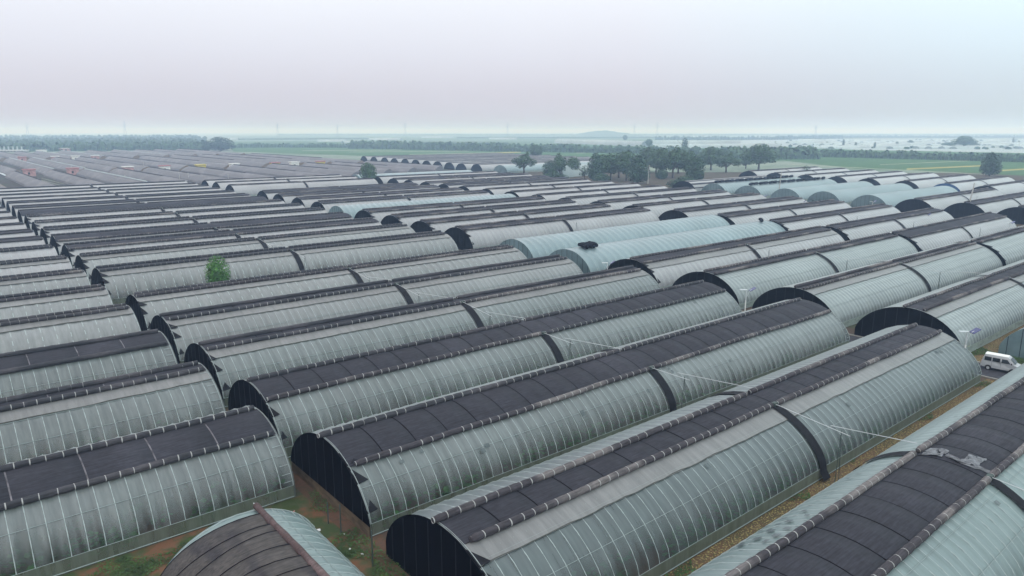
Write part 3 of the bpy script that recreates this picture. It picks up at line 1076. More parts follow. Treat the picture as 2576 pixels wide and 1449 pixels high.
# the short teal one beside the van
greenhouse(104.4, 168.0, 21.0, None, None, 'dull teal greenhouse with dark net end beside the silver van', det=1, film='film_teal', quilt=False, front='teal', back='teal', seed=130, base_skirt='skirt_pale', flaps=False)
# block D
D_ROWS = [(36.5, .2, -1.6), (52.9, 0.2, -1.5), (68.9, 0.2, -3.5), (84.5, 0.0, -2.8), (99.8, 0.0, -2.6), (116.0, 0.6, -2.6), (131.8, 0.5, -2.6), (148.6, 0.4, -1.8), (164.6, 0.2, -2.5),
          (181.3, 0.4, -1.7), (197.4, 0.3, -1.6), (213.8, 0.3, -1.6), (230.8, 0.3, -1.5), (248.0, 0.3, -1.8), (264.0, 0.3, -3.0), (280.0, 0.3, -2.9), (296.0, 0.3, -1.5), (312.0, 0.3, -2.6), (330.0, 0.2, -1.2)]
for k, (v, a, b_) in enumerate(D_ROWS):
    x0 = 170.8 + 0.06 * max(0, v - 100)
    x1 = 235.6 + 0.105 * max(0, v - 80)
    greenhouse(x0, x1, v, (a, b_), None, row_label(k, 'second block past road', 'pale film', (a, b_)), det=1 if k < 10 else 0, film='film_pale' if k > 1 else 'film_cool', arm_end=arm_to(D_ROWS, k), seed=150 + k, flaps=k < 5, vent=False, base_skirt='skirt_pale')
greenhouse(184.0, 259.5, 352.0, None, None, 'farthest long pale teal greenhouse just right of the round tree', det=0, film='film_teal', quilt=False, front='teal', back='teal', mid=False, base_skirt='skirt_pale')
# block E : dark fronts near, then bare teal ones
E_ROWS = [(69.2, 0.3, -2.2, 'q', 260.5), (84.8, 0.3, -2.8, 'q', 262.5), (101.0, 0.4, -2.2, 'q', 264.5), (118.4, 0, 0, 't', 269.1), (137.0, 0, 0, 't', 272), (154.4, 0, 0, 't', 274.3), (172.6, 0, 0, 't', 275.6), (190.3, 0, 0, 't', 276.2)]
TEAL_ROLLS = []
for k, (v, a, b_, t_, x0) in enumerate(E_ROWS):
    x1 = 339.5 + 0.10 * max(0, v - 120)
    if t_ == 't':
        greenhouse(x0, x1, v, None, None, row_label(k, 'third block past road', '', None), det=1, film='film_teal', quilt=False, front='teal', back='teal', seed=200 + k, base_skirt='skirt_pale', flaps=False)
        if k >= 6:
            TEAL_ROLLS.append((x0, x1, v))
    else:
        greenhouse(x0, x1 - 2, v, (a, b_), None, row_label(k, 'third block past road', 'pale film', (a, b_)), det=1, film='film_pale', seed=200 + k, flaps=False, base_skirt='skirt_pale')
greenhouse(278.0, 345.0, 208.0, (6.2, -6.2), None, 'greenhouse wholly covered in grey quilt behind the bare teal ones', det=0, film='film_pale', seed=230, flaps=False, mid=False, base_skirt='skirt_pale')
# block F
F_ROWS = [(106.7, 351.5), (123.8, 356.1), (142.1, 358.8), (161.5, 364), (179.2, 367), (197.0, 369), (217.0, 372.5), (237.0, 378)]
for k, (v, x0) in enumerate(F_ROWS):
    x1 = 433 + 0.23 * max(0, v - 133)
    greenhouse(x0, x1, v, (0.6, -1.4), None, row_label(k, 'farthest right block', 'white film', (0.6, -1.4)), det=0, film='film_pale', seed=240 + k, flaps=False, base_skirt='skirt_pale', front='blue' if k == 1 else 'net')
# far group seen behind the quilted slopes
FAR = [(411.8, 310.3), (429.3, 309.5), (447.9, 311.9), (468.0, 315.0), (488.0, 317.9), (509.0, 321.0), (528.0, 322.6), (548.0, 324.0), (569.0, 326.6), (590.0, 327.5), (612.0, 329.2)]
for k, (v, x0) in enumerate(FAR):
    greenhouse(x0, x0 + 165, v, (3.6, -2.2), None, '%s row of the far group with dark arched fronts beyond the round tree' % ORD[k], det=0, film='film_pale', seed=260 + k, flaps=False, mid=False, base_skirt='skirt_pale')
greenhouse(313.6, 420, 389.0, None, None, 'pale greenhouse with white door panel, front row before the far arched fronts', det=0, film='film_teal', quilt=False, front='teal', back='teal', mid=False, base_skirt='skirt_pale', w=7.5)

# the crosswise greenhouse at the bottom of the view
FG = greenhouse(0, 30, 0, None, None, 'small greenhouse under patched brown quilt, lying crosswise at the bottom edge', det=2, film='film_aqua', quilt=False, front=None, back='teal', w=5.0, ht=3.9, hs=0.9, mid=False, flaps=False, seed=300)
FG.location = (13.2, 13.4, 0)
FG.rotation_euler = (0, 0, math.radians(90))
# its overlapping quilt strips: local +y points to world -x (the left side)
for k in range(20):
    xa = 29.0 - k * 1.45
    arc = arc_pts(5.0, 12, 3.9, 0.9, 0.10 + 0.02 * (k % 3), 4.99, -1.2)
    V, Fc = [], []
    g = random.Random(k)
    sk = g.uniform(-0.25, 0.25)
    for j, (y, z, _, _) in enumerate(arc):
        q = j / 12
        for t_, dz in ((0, -0.10), (0.06, 0.09), (0.8, 0.05 + 0.03 * math.sin(q * 14 + k)), (1.6, -0.06)):
            V.append((xa + 1.0 * (1 - q) ** 1.5 - t_ + sk * q + 0.12 * math.sin(q * 6 + k), y, z + dz))
    for j in range(12):
        for i in range(3):
            a = j * 4 + i
            Fc.append((a, a + 1, a + 5, a + 4))
    link('quilt_strip', mesh('quilt_strip', V, Fc, MT['quilt_old'], True), FG)
    cb = MB()
    cb.tube([(V[4 * j + 1][0] + 0.03, V[4 * j + 1][1], V[4 * j + 1][2] + 0.01) for j in range(13)], 0.028, 5)
    cb.link('quilt_cord', MT['seam'], FG)
    if k in (2, 3):
        PV, PF = [], []
        for j in range(1 + (k - 2), 5 + (k - 2)):
            for i in (1, 3):
                v_ = V[4 * j + i]
                PV.append((v_[0] - 0.1 * i, v_[1] + 0.02, v_[2] + 0.055))
        for j in range(3):
            PF.append((2 * j, 2 * j + 1, 2 * j + 3, 2 * j + 2))
        link('patch', mesh('patch', PV, PF, MT['quilt_old_pale'], True), FG)
f = roll_path(30, -1.4, 5.0, 3.9, 0.9, 0.22, 5, amp=0.05)
pts, rad = [], []
g = random.Random(9)
for k in range(40):
    pts.append(f(30.3 - 30.0 * k / 39))
    rad.append(0.22 * (1.0 + g.uniform(-0.08, 0.08)))
b = MB()
b.tube(pts, rad, 12)
ro = b.link('quilt_roll', MT['roll_brown'], FG, True)
b = MB()
b.tube([pts[0], (30.75, pts[0][1], pts[0][2] - 0.02)], 0.04, 6)
b.link('roll_shaft', MT['steel'], ro)

# ------------------------------------------------------------------ trees


def crown_mesh(name, lobes, n, size, m, seed, sparse=0.0):
    """leaf clumps spread through a few ellipsoid lobes: (cx, cy, cz, rx, ry, rz)"""
    g = random.Random(seed)
    b = MB()
    vol = [l[3] * l[4] * l[5] for l in lobes]
    tot = sum(vol)
    for l, vv in zip(lobes, vol):
        for _ in range(int(n * vv / tot)):
            while True:
                p = Vector((g.uniform(-1, 1), g.uniform(-1, 1), g.uniform(-1, 1)))
                q = p.length
                if q < 1 and q > 0.35 and g.random() > 0.25 * (1 - q):
                    break
            if math.sin(p.x * 5 + seed) * math.sin(p.y * 4.3) * math.sin(p.z * 6.1 + seed * 2) > 0.35 + 0.3 * (1 - sparse):
                continue
            c = Vector((l[0] + p.x * l[3], l[1] + p.y * l[4], l[2] + p.z * l[5]))
            s_ = size * g.uniform(0.6, 1.35)
            nrm = (p.normalized() + Vector((g.uniform(-1, 1), g.uniform(-1, 1), g.uniform(-.6, 1.2))) * 0.9).normalized()
            a = nrm.orthogonal().normalized()
            bb = nrm.cross(a)
            t = g.uniform(0, 6.28)
            d1 = (a * math.cos(t) + bb * math.sin(t)) * s_
            d2 = (bb * math.cos(t) - a * math.sin(t)) * s_ * g.uniform(0.5, 0.9)
            b.quad(tuple(c - d1), tuple(c - d2), tuple(c + d1), tuple(c + d2))
    return b.mesh(name, m)


def trunk_mesh(h, r, branches, seed, m):
    g = random.Random(seed)
    b = MB()
    b.tube([(0, 0, 0), (0.1 * r, 0, h * 0.35), (0.3 * r, 0.2 * r, h)], [r, r * 0.75, r * 0.3], 7)
    for k in range(branches):
        a = 6.28 * k / branches + g.uniform(-.4, .4)
        z0 = h * g.uniform(0.3, 0.6)
        l = h * g.uniform(0.35, 0.6)
        b.tube([(0, 0, z0), (math.cos(a) * l * 0.45, math.sin(a) * l * 0.45, z0 + l * 0.5), (math.cos(a) * l * 0.75, math.sin(a) * l * 0.75, z0 + l * 1.0)],
               [r * 0.5, r * 0.35, r * 0.12], 5)
    return b.mesh('trunk', m, True)


TREE_KINDS = {}


def tree_kind(kind):
    """unit trees 10 m tall; crown about as wide as given"""
    if kind in TREE_KINDS:
        return TREE_KINDS[kind]
    if kind == 'round':
        lobes = [(0, 0, 6.0, 4.0, 4.0, 4.0), (1.6, 0.6, 6.6, 2.6, 2.6, 2.4), (-1.8, -0.5, 5.0, 2.6, 2.6, 2.6), (0.2, 0, 8.2, 2.0, 2.0, 1.8)]
        cm, tm = crown_mesh('crown', lobes, 2600, 0.30, MT['leaf'], 3), trunk_mesh(6.5, 0.28, 6, 3, MT['bark'])
    elif kind == 'fresh':
        lobes = [(0, 0, 5.6, 2.9, 2.9, 4.3), (1.0, 0.4, 4.4, 2.4, 2.2, 2.8), (-1.1, -0.3, 4.8, 2.3, 2.3, 3.0), (0.4, 0, 8.4, 1.3, 1.3, 1.7), (-0.9, 0.2, 7.4, 1.4, 1.4, 1.7)]
        cm, tm = crown_mesh('crown', lobes, 5200, 0.17, MT['leaf_bright'], 5, 0.5), trunk_mesh(7, 0.22, 6, 5, MT['bark'])
    elif kind == 'open':
        lobes = [(0, 0, 6.4, 2.2, 2.2, 2.6), (2.4, 0.3, 5.6, 1.8, 1.8, 1.7), (-2.4, -0.4, 5.2, 1.9, 1.9, 1.8), (-1.0, 0, 8.6, 0.9, 0.9, 1.6), (1.4, 0, 3.6, 1.5, 1.5, 1.2), (0.4, 0, 3.4, 1.0, 1.0, 1.0)]
        cm, tm = crown_mesh('crown', lobes, 1500, 0.30, MT['leaf'], 8, 0.7), trunk_mesh(7, 0.28, 5, 8, MT['bark'])
    elif kind == 'broad':
        lobes = [(0, 0, 6.5, 3.6, 3.6, 3.4), (3.0, 0.4, 5.0, 2.6, 2.6, 2.4), (-3.0, -0.5, 5.2, 2.6, 2.6, 2.5), (0.8, 0.2, 8.2, 2.0, 2.0, 1.7), (-1.5, 0, 7.6, 1.8, 1.8, 1.7), (0, 0, 3.6, 3.0, 3.0, 1.4)]
        cm, tm = crown_mesh('crown', lobes, 2600, 0.30, MT['leaf'], 9), trunk_mesh(6.5, 0.32, 7, 9, MT['bark'])
    elif kind == 'dense':
        lobes = [(0, 0, 5.0, 3.1, 3.1, 4.6), (1.3, 0.4, 3.0, 2.6, 2.6, 2.6), (-1.4, 0, 3.2, 2.6, 2.6, 2.7), (0.5, 0, 8.0, 1.7, 1.7, 2.0)]
        cm, tm = crown_mesh('crown', lobes, 2600, 0.30, MT['leaf_dark'], 12), trunk_mesh(6, 0.28, 5, 12, MT['bark'])
    elif kind == 'poplar':
        lobes = [(0, 0, 5.2, 1.3, 1.3, 4.7), (0.3, 0, 3.0, 1.2, 1.2, 2.2)]
        cm, tm = crown_mesh('crown', lobes, 900, 0.28, MT['leaf_dark'], 15), trunk_mesh(8, 0.2, 3, 15, MT['bark'])
    elif kind == 'thin':
        lobes = [(0, 0, 6.0, 2.0, 2.0, 3.6), (0.6, 0, 3.2, 1.6, 1.6, 1.4)]
        cm, tm = crown_mesh('crown', lobes, 420, 0.30, MT['leaf'], 18, 1.0), trunk_mesh(9, 0.16, 6, 18, MT['bark'])
    elif kind == 'bush':
        lobes = [(0, 0, 4.2, 5.0, 5.0, 4.4), (3.6, 0.4, 3.0, 3.4, 3.4, 3.0), (-3.6, 0, 3.2, 3.2, 3.2, 3.2), (0, 0, 7, 2.6, 2.6, 2.4)]
        cm, tm = crown_mesh('crown', lobes, 2200, 0.42, MT['leaf_dark'], 21), trunk_mesh(4, 0.25, 5, 21, MT['bark'])
    TREE_KINDS[kind] = (cm, tm)
    return cm, tm


def tree(kind, loc, h, wide, label, group=None, name='tree', rz=None):
    cm, tm = tree_kind(kind)
    R = root(name, label, 'tree' if kind != 'bush' else 'shrub', (loc[0], loc[1], 0), rnd.uniform(0, 6.28) if rz is None else rz, group)
    R.scale = (h / 10 * wide, h / 10 * wide, h / 10)
    link('crown', cm, R)
    link('trunk', tm, R)
    return R


def px_tree(kind, px, base, top, width, label, group=None, name='tree', v=None):
    p = G(px, base)
    dist = (p - Vector((0, 0, CAM_H))).dot(FWD)
    h = (base - top) / F_PX * dist * 1.02
    nat = {'round': 8.0, 'fresh': 6.2, 'open': 7.5, 'broad': 10.5, 'dense': 7.0, 'poplar': 2.7, 'thin': 4.0, 'bush': 12.5}[kind]
    w_m = width * 1.28 / F_PX * dist
    return tree(kind, p, h, w_m / (nat * h / 10), label, group, name)


tp = at_row(543, 640, 124.5)
tree('fresh', tp, tp.z, 1.0, 'bright green young tree standing between two rows of the middle block', name='young_tree', rz=0.7)
tp = at_row(925, 408, 330)
tree('round', tp, tp.z, 0.92, 'round dark green tree standing alone behind the middle rows', name='round_tree', rz=1.0)
CL = 'trees in the clump behind the greenhouses'
px_tree('open', 1318, 437, 383, 45, 'open tree with forked trunk, leftmost of the clump', CL)
px_tree('broad', 1348, 402, 365, 42, 'bushy round tree standing by the green field behind the open tree', CL)
px_tree('dense', 1383, 450, 404, 36, 'dark dense tree just left of the first white pole', CL)
px_tree('open', 1408, 447, 386, 46, 'taller loose tree with pointed top right of the first white pole', CL)
px_tree('broad', 1441, 443, 396, 44, 'rounded tree in front of the white arched tunnel', CL)
px_tree('thin', 1470, 451, 414, 22, 'small thin tree alone on the red earth', CL)
px_tree('dense', 1497, 457, 386, 36, 'tall dark tree at the left edge of the dense grove', CL)
px_tree('broad', 1536, 453, 386, 60, 'broad tree with yellowish green top in the grove', CL)
px_tree('broad', 1575, 455, 380, 56, 'tall full crowned tree in the middle of the grove', CL)
px_tree('dense', 1604, 462, 390, 46, 'dark tree just left of the second pale pole', CL)
px_tree('round', 1632, 432, 372, 52, 'round crowned tree behind the second pale pole', CL)
px_tree('broad', 1664, 446, 374, 58, 'big tree just right of the second pale pole', CL)
px_tree('open', 1692, 448, 370, 54, 'large tree with bare forked lower trunk right of the pole', CL)
px_tree('broad', 1728, 447, 380, 56, 'large leafy tree at the right side of the grove', CL)
px_tree('dense', 1748, 464, 394, 42, 'dark tall bush like tree nearest the bare teal greenhouse', CL)
px_tree('broad', 1518, 447, 389, 58, 'full leafy tree between the tall dark tree and the yellowish one', CL)
px_tree('open', 1556, 447, 384, 56, 'loose tree between the yellowish tree and the tallest crown', CL)
px_tree('broad', 1650, 436, 378, 56, 'dense rounded tree directly behind the second pale pole', CL)
px_tree('broad', 1706, 436, 376, 60, 'wide pale crown behind the bare forked tree', CL)
px_tree('broad', 1768, 424, 384, 50, 'low wide tree joining the grove to the layered tree', CL)
px_tree('broad', 1810, 418, 376, 54, 'hazier tree behind the layered and many trunked trees', CL)
px_tree('bush', 1512, 460, 432, 44, 'dark low bush at the foot of the grove, left side', CL, 'shrub')
px_tree('bush', 1395, 452, 430, 50, 'dark low bush at the foot of the trees beside the white pole', CL, 'shrub')
px_tree('bush', 1722, 476, 440, 66, 'low dark teal green shrub mass beside the greenhouse ends', CL, 'shrub')
px_tree('bush', 1664, 450, 424, 34, 'small shrub under the grove beside the pole', CL, 'shrub')
px_tree('broad', 1788, 428, 370, 60, 'tree with layered crown left of the forked pair', CL)
px_tree('open', 1826, 434, 384, 52, 'tree on many thin forked trunks', CL)
px_tree('broad', 1908, 428, 363, 70, 'large spreading tree at the right end of the clump', CL)
px_tree('open', 1876, 424, 396, 30, 'small tree tucked left of the large spreading tree', CL)
px_tree('thin', 1857, 420, 405, 14, 'tiny tree between the forked trunks and the spreading tree', CL)
px_tree('poplar', 1722, 386, 346, 13, 'slim poplar rising above the grove', CL, 'poplar')
px_tree('dense', 2489, 443, 384, 38, 'lone dark conical tree at the right edge by the green field', name='lone_tree')
px_tree('thin', 2027, 444, 415, 16, 'sparse little tree between the far white greenhouses')
px_tree('broad', 1632, 372, 350, 22, 'hazy round tree at the end of the long white tunnel')
px_tree('broad', 1572, 356, 340, 15, 'faint distant tree left of the hazy round tree')
px_tree('poplar', 2121, 370, 350, 5, 'slim hazy poplar among the white tunnels')
px_tree('poplar', 2152, 371, 357, 5, 'short hazy poplar right of the slim one')
px_tree('poplar', 2200, 373, 357, 5, 'single hazy column tree above the tree belt')
px_tree('broad', 2424, 373, 342, 44, 'big hazy rounded tree over the white fields at right', name='hazy_tree')
px_tree('broad', 2385, 371, 358, 38, 'low hazy shrub clump left of the big rounded tree')
px_tree('broad', 2450, 370, 360, 30, 'low hazy shrub clump right of the big rounded tree')
px_tree('dense', 556, 379, 345, 58, 'dark block of trees right of the left woods, main clump', name='tree_clump')
px_tree('dense', 520, 380, 354, 18, 'dark narrow tree left of the main clump')
px_tree('poplar', 2548, 352 + 8, 345, 4, 'thin dark column tree near the right edge')
px_tree('broad', 2290, 363, 352, 12, 'small hazy tree among white tunnels at right')
px_tree('broad', 2256, 366, 356, 9, 'tiny hazy tree among white tunnels')


def leaf_mass(name, label, cat, spots, m, seed, group=None):
    """one far-off mass of foliage: spots = (x, y, radius, height)"""
    g = random.Random(seed)
    b = MB()
    for (x, y, r, h) in spots:
        k = 16
        for _ in range(k):
            a, e = g.uniform(0, 6.28), g.uniform(-0.2, 1.0)
            c = Vector((x + r * 0.8 * math.cos(a) * math.sqrt(max(0, 1 - e * e)), y + r * 0.8 * math.sin(a) * math.sqrt(max(0, 1 - e * e)), h * (0.5 + 0.42 * e)))
            s_ = r * g.uniform(0.35, 0.6)
            nrm = Vector((math.cos(a), math.sin(a), e + 0.3)).normalized()
            u = nrm.orthogonal().normalized()
            w_ = nrm.cross(u)
            b.quad(tuple(c - u * s_), tuple(c - w_ * s_), tuple(c + u * s_), tuple(c + w_ * s_))
        # dark inner body so that no light shows through the foot
        b.tube([(x, y, 0), (x, y, h * 0.45)], [r * 0.75, r * 0.4], 5)
    o = b.link(name, m)
    tag(o, label, cat, group)
    o['kind'] = 'stuff'
    return o


def belt(pts, h_px, rows, seed, jitter=0.38, step=0.85):
    """spots along an image polyline of the belt's foot"""
    g = random.Random(seed)
    out = []
    for (a, b) in zip(pts, pts[1:]):
        pa, pb = G(*a), G(*b)
        L = (pb - pa).length
        dist = ((pa + pb) / 2).dot(fw)
        h = h_px / F_PX * dist
        r = h * 0.36
        n = max(2, int(L / (r * step)))
        d = (pb - pa).normalized()
        nn = Vector((-d.y, d.x, 0))
        for k in range(n):
            for q in range(rows):
                p = pa + d * (L * (k + g.random()) / n) + nn * (q * r * 1.4 + g.uniform(-1, 1) * r * 0.4)
                hh = h * g.uniform(1 - jitter, 1 + jitter * 0.6)
                out.append((p.x, p.y, r * g.uniform(0.8, 1.2), hh))
    return out


leaf_mass('tree_belt', 'long dark belt of trees crossing behind the green field', 'tree belt',
          belt([(880, 374), (1050, 377), (1250, 381), (1450, 384), (1700, 388), (1950, 393), (2150, 397), (2350, 402), (2640, 410)], 19, 2, 4), MT['leaf'], 4)
leaf_mass('tree_belt', 'nearer thick end of the tree belt behind the spreading tree', 'tree belt',
          belt([(1830, 400), (1980, 401), (2060, 400)], 28, 3, 5), MT['leaf'], 5)
leaf_mass('woods', 'hazy blue green woods filling the far left', 'woods',
          belt([(-80, 383), (150, 381), (330, 379), (520, 376)], 21, 2, 6) + belt([(-80, 371), (250, 369), (500, 366)], 16, 2, 7) + belt([(-80, 361), (250, 360), (520, 358)], 13, 2, 8) + belt([(-80, 352), (250, 352), (500, 351)], 11, 2, 9), MT['leaf'], 6)
leaf_mass('hedgerow', 'thin hedgerow between the woods and the tree belt', 'hedge',
          belt([(480, 380), (590, 372), (700, 371), (900, 372)], 11, 1, 10), MT['leaf'], 10)
leaf_mass('far_trees', 'faint far tree lines under the horizon', 'tree line',
          belt([(600, 352), (900, 350), (1000, 352)], 3, 1, 11) + belt([(1030, 362), (1280, 364)], 5, 1, 12) + belt([(1150, 348), (1650, 347)], 3.5, 1, 13) +
          belt([(1650, 352), (1950, 352), (2120, 349)], 9, 1, 14) + belt([(2050, 347), (2576, 347)], 6, 1, 15) + belt([(700, 341), (2576, 341)], 4, 1, 16), MT['leaf_dark'], 11)
leaf_mass('field_shrubs', 'low dark shrubs scattered between the white tunnels', 'shrubs',
          [(lambda p: (p.x, p.y, rnd.uniform(2, 5), rnd.uniform(2, 4)))(G(rnd.uniform(1950, 2576), rnd.uniform(355, 376))) for _ in range(45)], MT['leaf_dark'], 17)

# low far hill
hp = G(1510, 343)
b = MB()
V, Fc = [], []
nx_, ny_ = 24, 8
d_ = rt
for i in range(nx_ + 1):
    for j in range(ny_ + 1):
        u = i / nx_ * 2 - 1
        w_ = j / ny_ * 2 - 1
        hh = 30 * max(0, (1 - abs(u) ** 1.6)) * max(0, 1 - w_ * w_) * (1 - 0.35 * u) + rnd.uniform(-2.5, 2.5)
        p = Vector((hp.x, hp.y, 0)) + rt * (u * 210 + 40) + fw * (w_ * 120)
        V.append((p.x, p.y, max(-0.5, hh)))
for i in range(nx_):
    for j in range(ny_):
        a = i * (ny_ + 1) + j
        Fc.append((a, a + ny_ + 1, a + ny_ + 2, a + 1))
link('hill', mesh('hill', V, Fc, MT['leaf_dark'], True), kind='structure')

# ------------------------------------------------------------------ quilt covered slope greenhouses at the far left
qm = quilt_mat('far_grey_quilt', (0.150, 0.145, 0.155), (0.19, 0.182, 0.195), 6, 0.2)
MT['farquilt'] = qm


def slope_house(u, v0, v1, k, white, label):
    L = v1 - v0
    R = root('slope_greenhouse', label, 'greenhouse', (u, v0, 0), 0, 'quilt covered slope greenhouses at far left')
    prof = [(-6.2, 0.05), (-5.8, 1.1), (-4.5, 2.1), (-3.0, 3.0), (-1.2, 3.6), (-0.4, 3.8)]
    V, Fc = [], []
    n = max(2, int(L / 4))
    for i in range(n + 1):
        for (x, z) in prof:
            V.append((x, L * i / n, z + (0.05 if i % 2 else 0)))
    m_ = len(prof)
    for i in range(n):
        for j in range(m_ - 1):
            a = i * m_ + j
            Fc.append((a, a + 1, a + m_ + 1, a + m_))
    link('quilt_slope', mesh('quilt_slope', V, Fc, qm, False), R)
    b = MB()
    i0 = 0
    b.v += [(-0.4, 0, 3.8), (1.0, 0, 3.1), (1.6, 0, 0), (-0.4, L, 3.8), (1.0, L, 3.1), (1.6, L, 0)]
    b.f += [(0, 3, 4, 1), (1, 4, 5, 2)]
    b.link('back_wall', MT['earthwall'], R)
    for yy, nm in ((0, 'end_wall'), (L, 'end_wall')):
        pts_ = [(x, yy, z) for x, z in prof] + [(1.0, yy, 3.1), (1.6, yy, 0)]
        link('end_wall', mesh('end_wall', [(p[0], p[1], p[2] - 0.01) for p in pts_], [tuple(range(len(pts_)))], MT['earthwall' if k % 3 else 'farquilt']), R)
    b = MB()
    b.tube([(-0.5, 0.5 + (0 if white == 1 else L * .3), 4.0), (-0.5, L - 0.5, 4.0)], 0.36 if white else 0.26, 6)
    b.link('ridge_roll', MT['plant_net'] if white else MT['roll_dark'], R)
    return R


US = [32, 51, 71, 89, 108, 128, 154, 185, 214, 242, 266, 295]
sk = 0
for k, u in enumerate(US):
    for q, (a, c) in enumerate(((384, 542), (556, 812), (828, 1085))):
        if u > 200 and q == 0:
            a = 400 + (u - 200) * 0.35
        white = (1 if (k, q) in ((2, 1), (3, 0), (5, 2), (6, 2), (8, 2), (3, 1)) else 0)
        slope_house(u + (2.5 if q == 1 else 0), a, c, sk, white, '%s row from the left, %s run of grey quilt slopes%s' % (ORD[k], ('near', 'middle', 'far')[q], ' with pale ridge' if white else ''))
        sk += 1


def hut(x, y, m, k, label, trim):
    R = root('hut', label, 'hut', (x, y, 0), 0, 'small huts beside the quilt slopes')
    b = MB()
    b.box(-3.2, 3.2, -2.2, 2.2, 0, 4.0)
    b.link('wall', MT[m], R)
    b = MB()
    b.box(-3.6, 3.6, -2.6, 2.6, 4.0, 4.6)
    b.link('roof', MT[trim], R)
    b = MB()
    b.box(-1.0, 0.2, -2.24, -2.203, 1.2, 2.5)
    b.link('window', MT['glass_dark'], R)
    b = MB()
    b.box(-3.04, -3.003, -1, 0.1, 0, 2.2)
    b.link('door', MT['glass_dark'], R)


HUTS = [(75, 443, 'brick_pink', 'red_trim', 'pink hut with red roof edge, leftmost of the near huts'),
        (185, 446, 'brick_pink', 'red_trim', 'pink hut with red roof edge, second near hut from the left'),
        (323, 438, 'brick_pink', 'white', 'pale pink hut beside a pale pole, third from the left'),
        (415, 432, 'white', 'red_trim', 'small whitish hut with pink roof, fourth from the left'),
        (505, 426, 'yellow', 'yellow', 'yellow hut between grey quilt slopes, the left yellow one'),
        (590, 421, 'white', 'white', 'cream white hut right of the left yellow hut'),
        (692, 419, 'yellow', 'red_trim', 'yellow hut with red corner, middle of the right half'),
        (740, 416, 'white', 'white', 'bright white hut between two yellow huts'),
        (806, 413, 'yellow', 'red_trim', 'yellow and red hut, rightmost of the row'),
        (57, 407, 'brick_pink', 'red_trim', 'distant pink hut, leftmost of the second row'),
        (140, 404, 'brick_pink', 'white', 'distant pink hut, second in the second row'),
        (191, 404, 'white', 'white', 'distant white hut low among the slopes'),
        (240, 402, 'brick_pink', 'white', 'distant faint pink hut, rightmost of the second row')]
for k, (px, py, m, t_, lb) in enumerate(HUTS):
    p = G(px, py)
    yv = 549.0 if k < 9 else 820.0
    hut(p.x * yv / p.y, yv, m, k, lb, t_)

# bigger buildings at the far left
def building(px0, px1, py, h_px, m, label, nwin, trim='white', posts=0):
    a, c = G(px0, py), G(px1, py)
    d = (c - a)
    L = d.length
    h = h_px / F_PX * ((a + c) / 2).dot(fw)
    R = root('building', label, 'building', (a.x, a.y, 0), math.atan2(d.y, d.x))
    b = MB()
    b.box(0, L, 0, 12, 0, h)
    b.link('wall', MT[m], R)
    b = MB()
    b.box(-0.6, L + 0.6, -0.6, 12.6, h, h + 0.8)
    b.link('roof', MT[trim], R)
    for k in range(nwin):
        b = MB()
        x = L * (k + 0.5) / nwin
        b.box(x - L / nwin * 0.25, x + L / nwin * 0.25, -0.06, -0.003, h * 0.3, h * 0.75)
        b.link('window', MT['glass_dark'], R)
    for k in range(posts):
        b = MB()
        x = L * (k + 0.5) / posts
        b.box(x - 0.7, x + 0.7, 2, 3.4, h + 0.8, h + 5.5)
        b.link('chimney', MT['plant_net'], R)


building(-8, 58, 383, 4, 'concrete', 'long low white building with six white stacks at far left', 8, posts=6)
building(108, 172, 381, 7, 'brick_pink', 'long pink building with pale roof at far left', 6)
building(181, 222, 379.5, 6, 'brick_pink', 'second shorter pink building right of the long one', 4)
building(92, 104, 384, 5, 'white', 'small white building between the long white and long pink ones', 2)

# white tunnels at the right, long and low
TUN = {}


def tunnel(p0, p1, w_, h_, label, group, m='plant_net'):
    d = p1 - p0
    L = d.length
    key = (round(L / 20), w_, h_, m)
    if key not in TUN:
        V, Fc = [], []
        n = 8
        for i in (0, 1):
            for j in range(n + 1):
                a = math.pi * j / n
                V.append((L * i, w_ / 2 * math.cos(a), h_ * math.sin(a)))
        for j in range(n):
            Fc.append((j, j + 1, n + 2 + j, n + 1 + j))
        Fc.append(tuple(range(n + 1)))
        Fc.append(tuple(range(2 * n + 1, n, -1)))
        TUN[key] = mesh('tunnel', V, Fc, MT[m], True)
    o = link('white_tunnel', TUN[key], None, p0)
    o.rotation_euler = (0, 0, math.atan2(d.y, d.x))
    return tag(o, label, 'tunnel', group)


g = random.Random(3)
for k in range(90):
    px = g.uniform(1960, 2620)
    py = g.choice((353, 355, 357.5, 360, 362.5, 365, 368, 371, 374.5)) + g.uniform(-0.6, 0.6)
    p = G(px, py)
    if (p - G(2424, 372)).length < 60:
        continue
    tunnel(p, p + Vector((g.choice((120, 160, 200)), g.uniform(-3, 3), 0)), 12, 4.0, 'long low white plastic tunnel in the hazy fields beyond the tree belt', 'white plastic tunnels beyond the tree belt')
tunnel(G(1402, 360), G(1622, 369), 16, 10, 'very long bright white tunnel above the tree belt in the centre', None)
tunnel(G(1640, 366), G(1860, 366), 16, 10, 'long white tunnel behind the slim poplar', None)
tunnel(G(1640, 373), G(1960, 371), 16, 7, 'lower long white tunnel partly hidden by the belt and grove', None)
tunnel(G(1402, 446), G(1475, 440), 9, 7, 'white arched tunnel seen between the clump trees', None)
for (a, c) in (((800, 357), (870, 357)), ((930, 352), (1010, 352.5)), ((862, 361), (900, 360.5)), ((960, 372.5), (1000, 372.5)), ((560, 352), (600, 352)), ((1060, 347), (1140, 347)), ((1740, 345), (1790, 345)), ((1230, 351), (1300, 351))):
    tunnel(G(*a), G(*c), 14, 6, 'short pale strip of tunnel in the hazy distance', 'faint tunnels in the far distance')

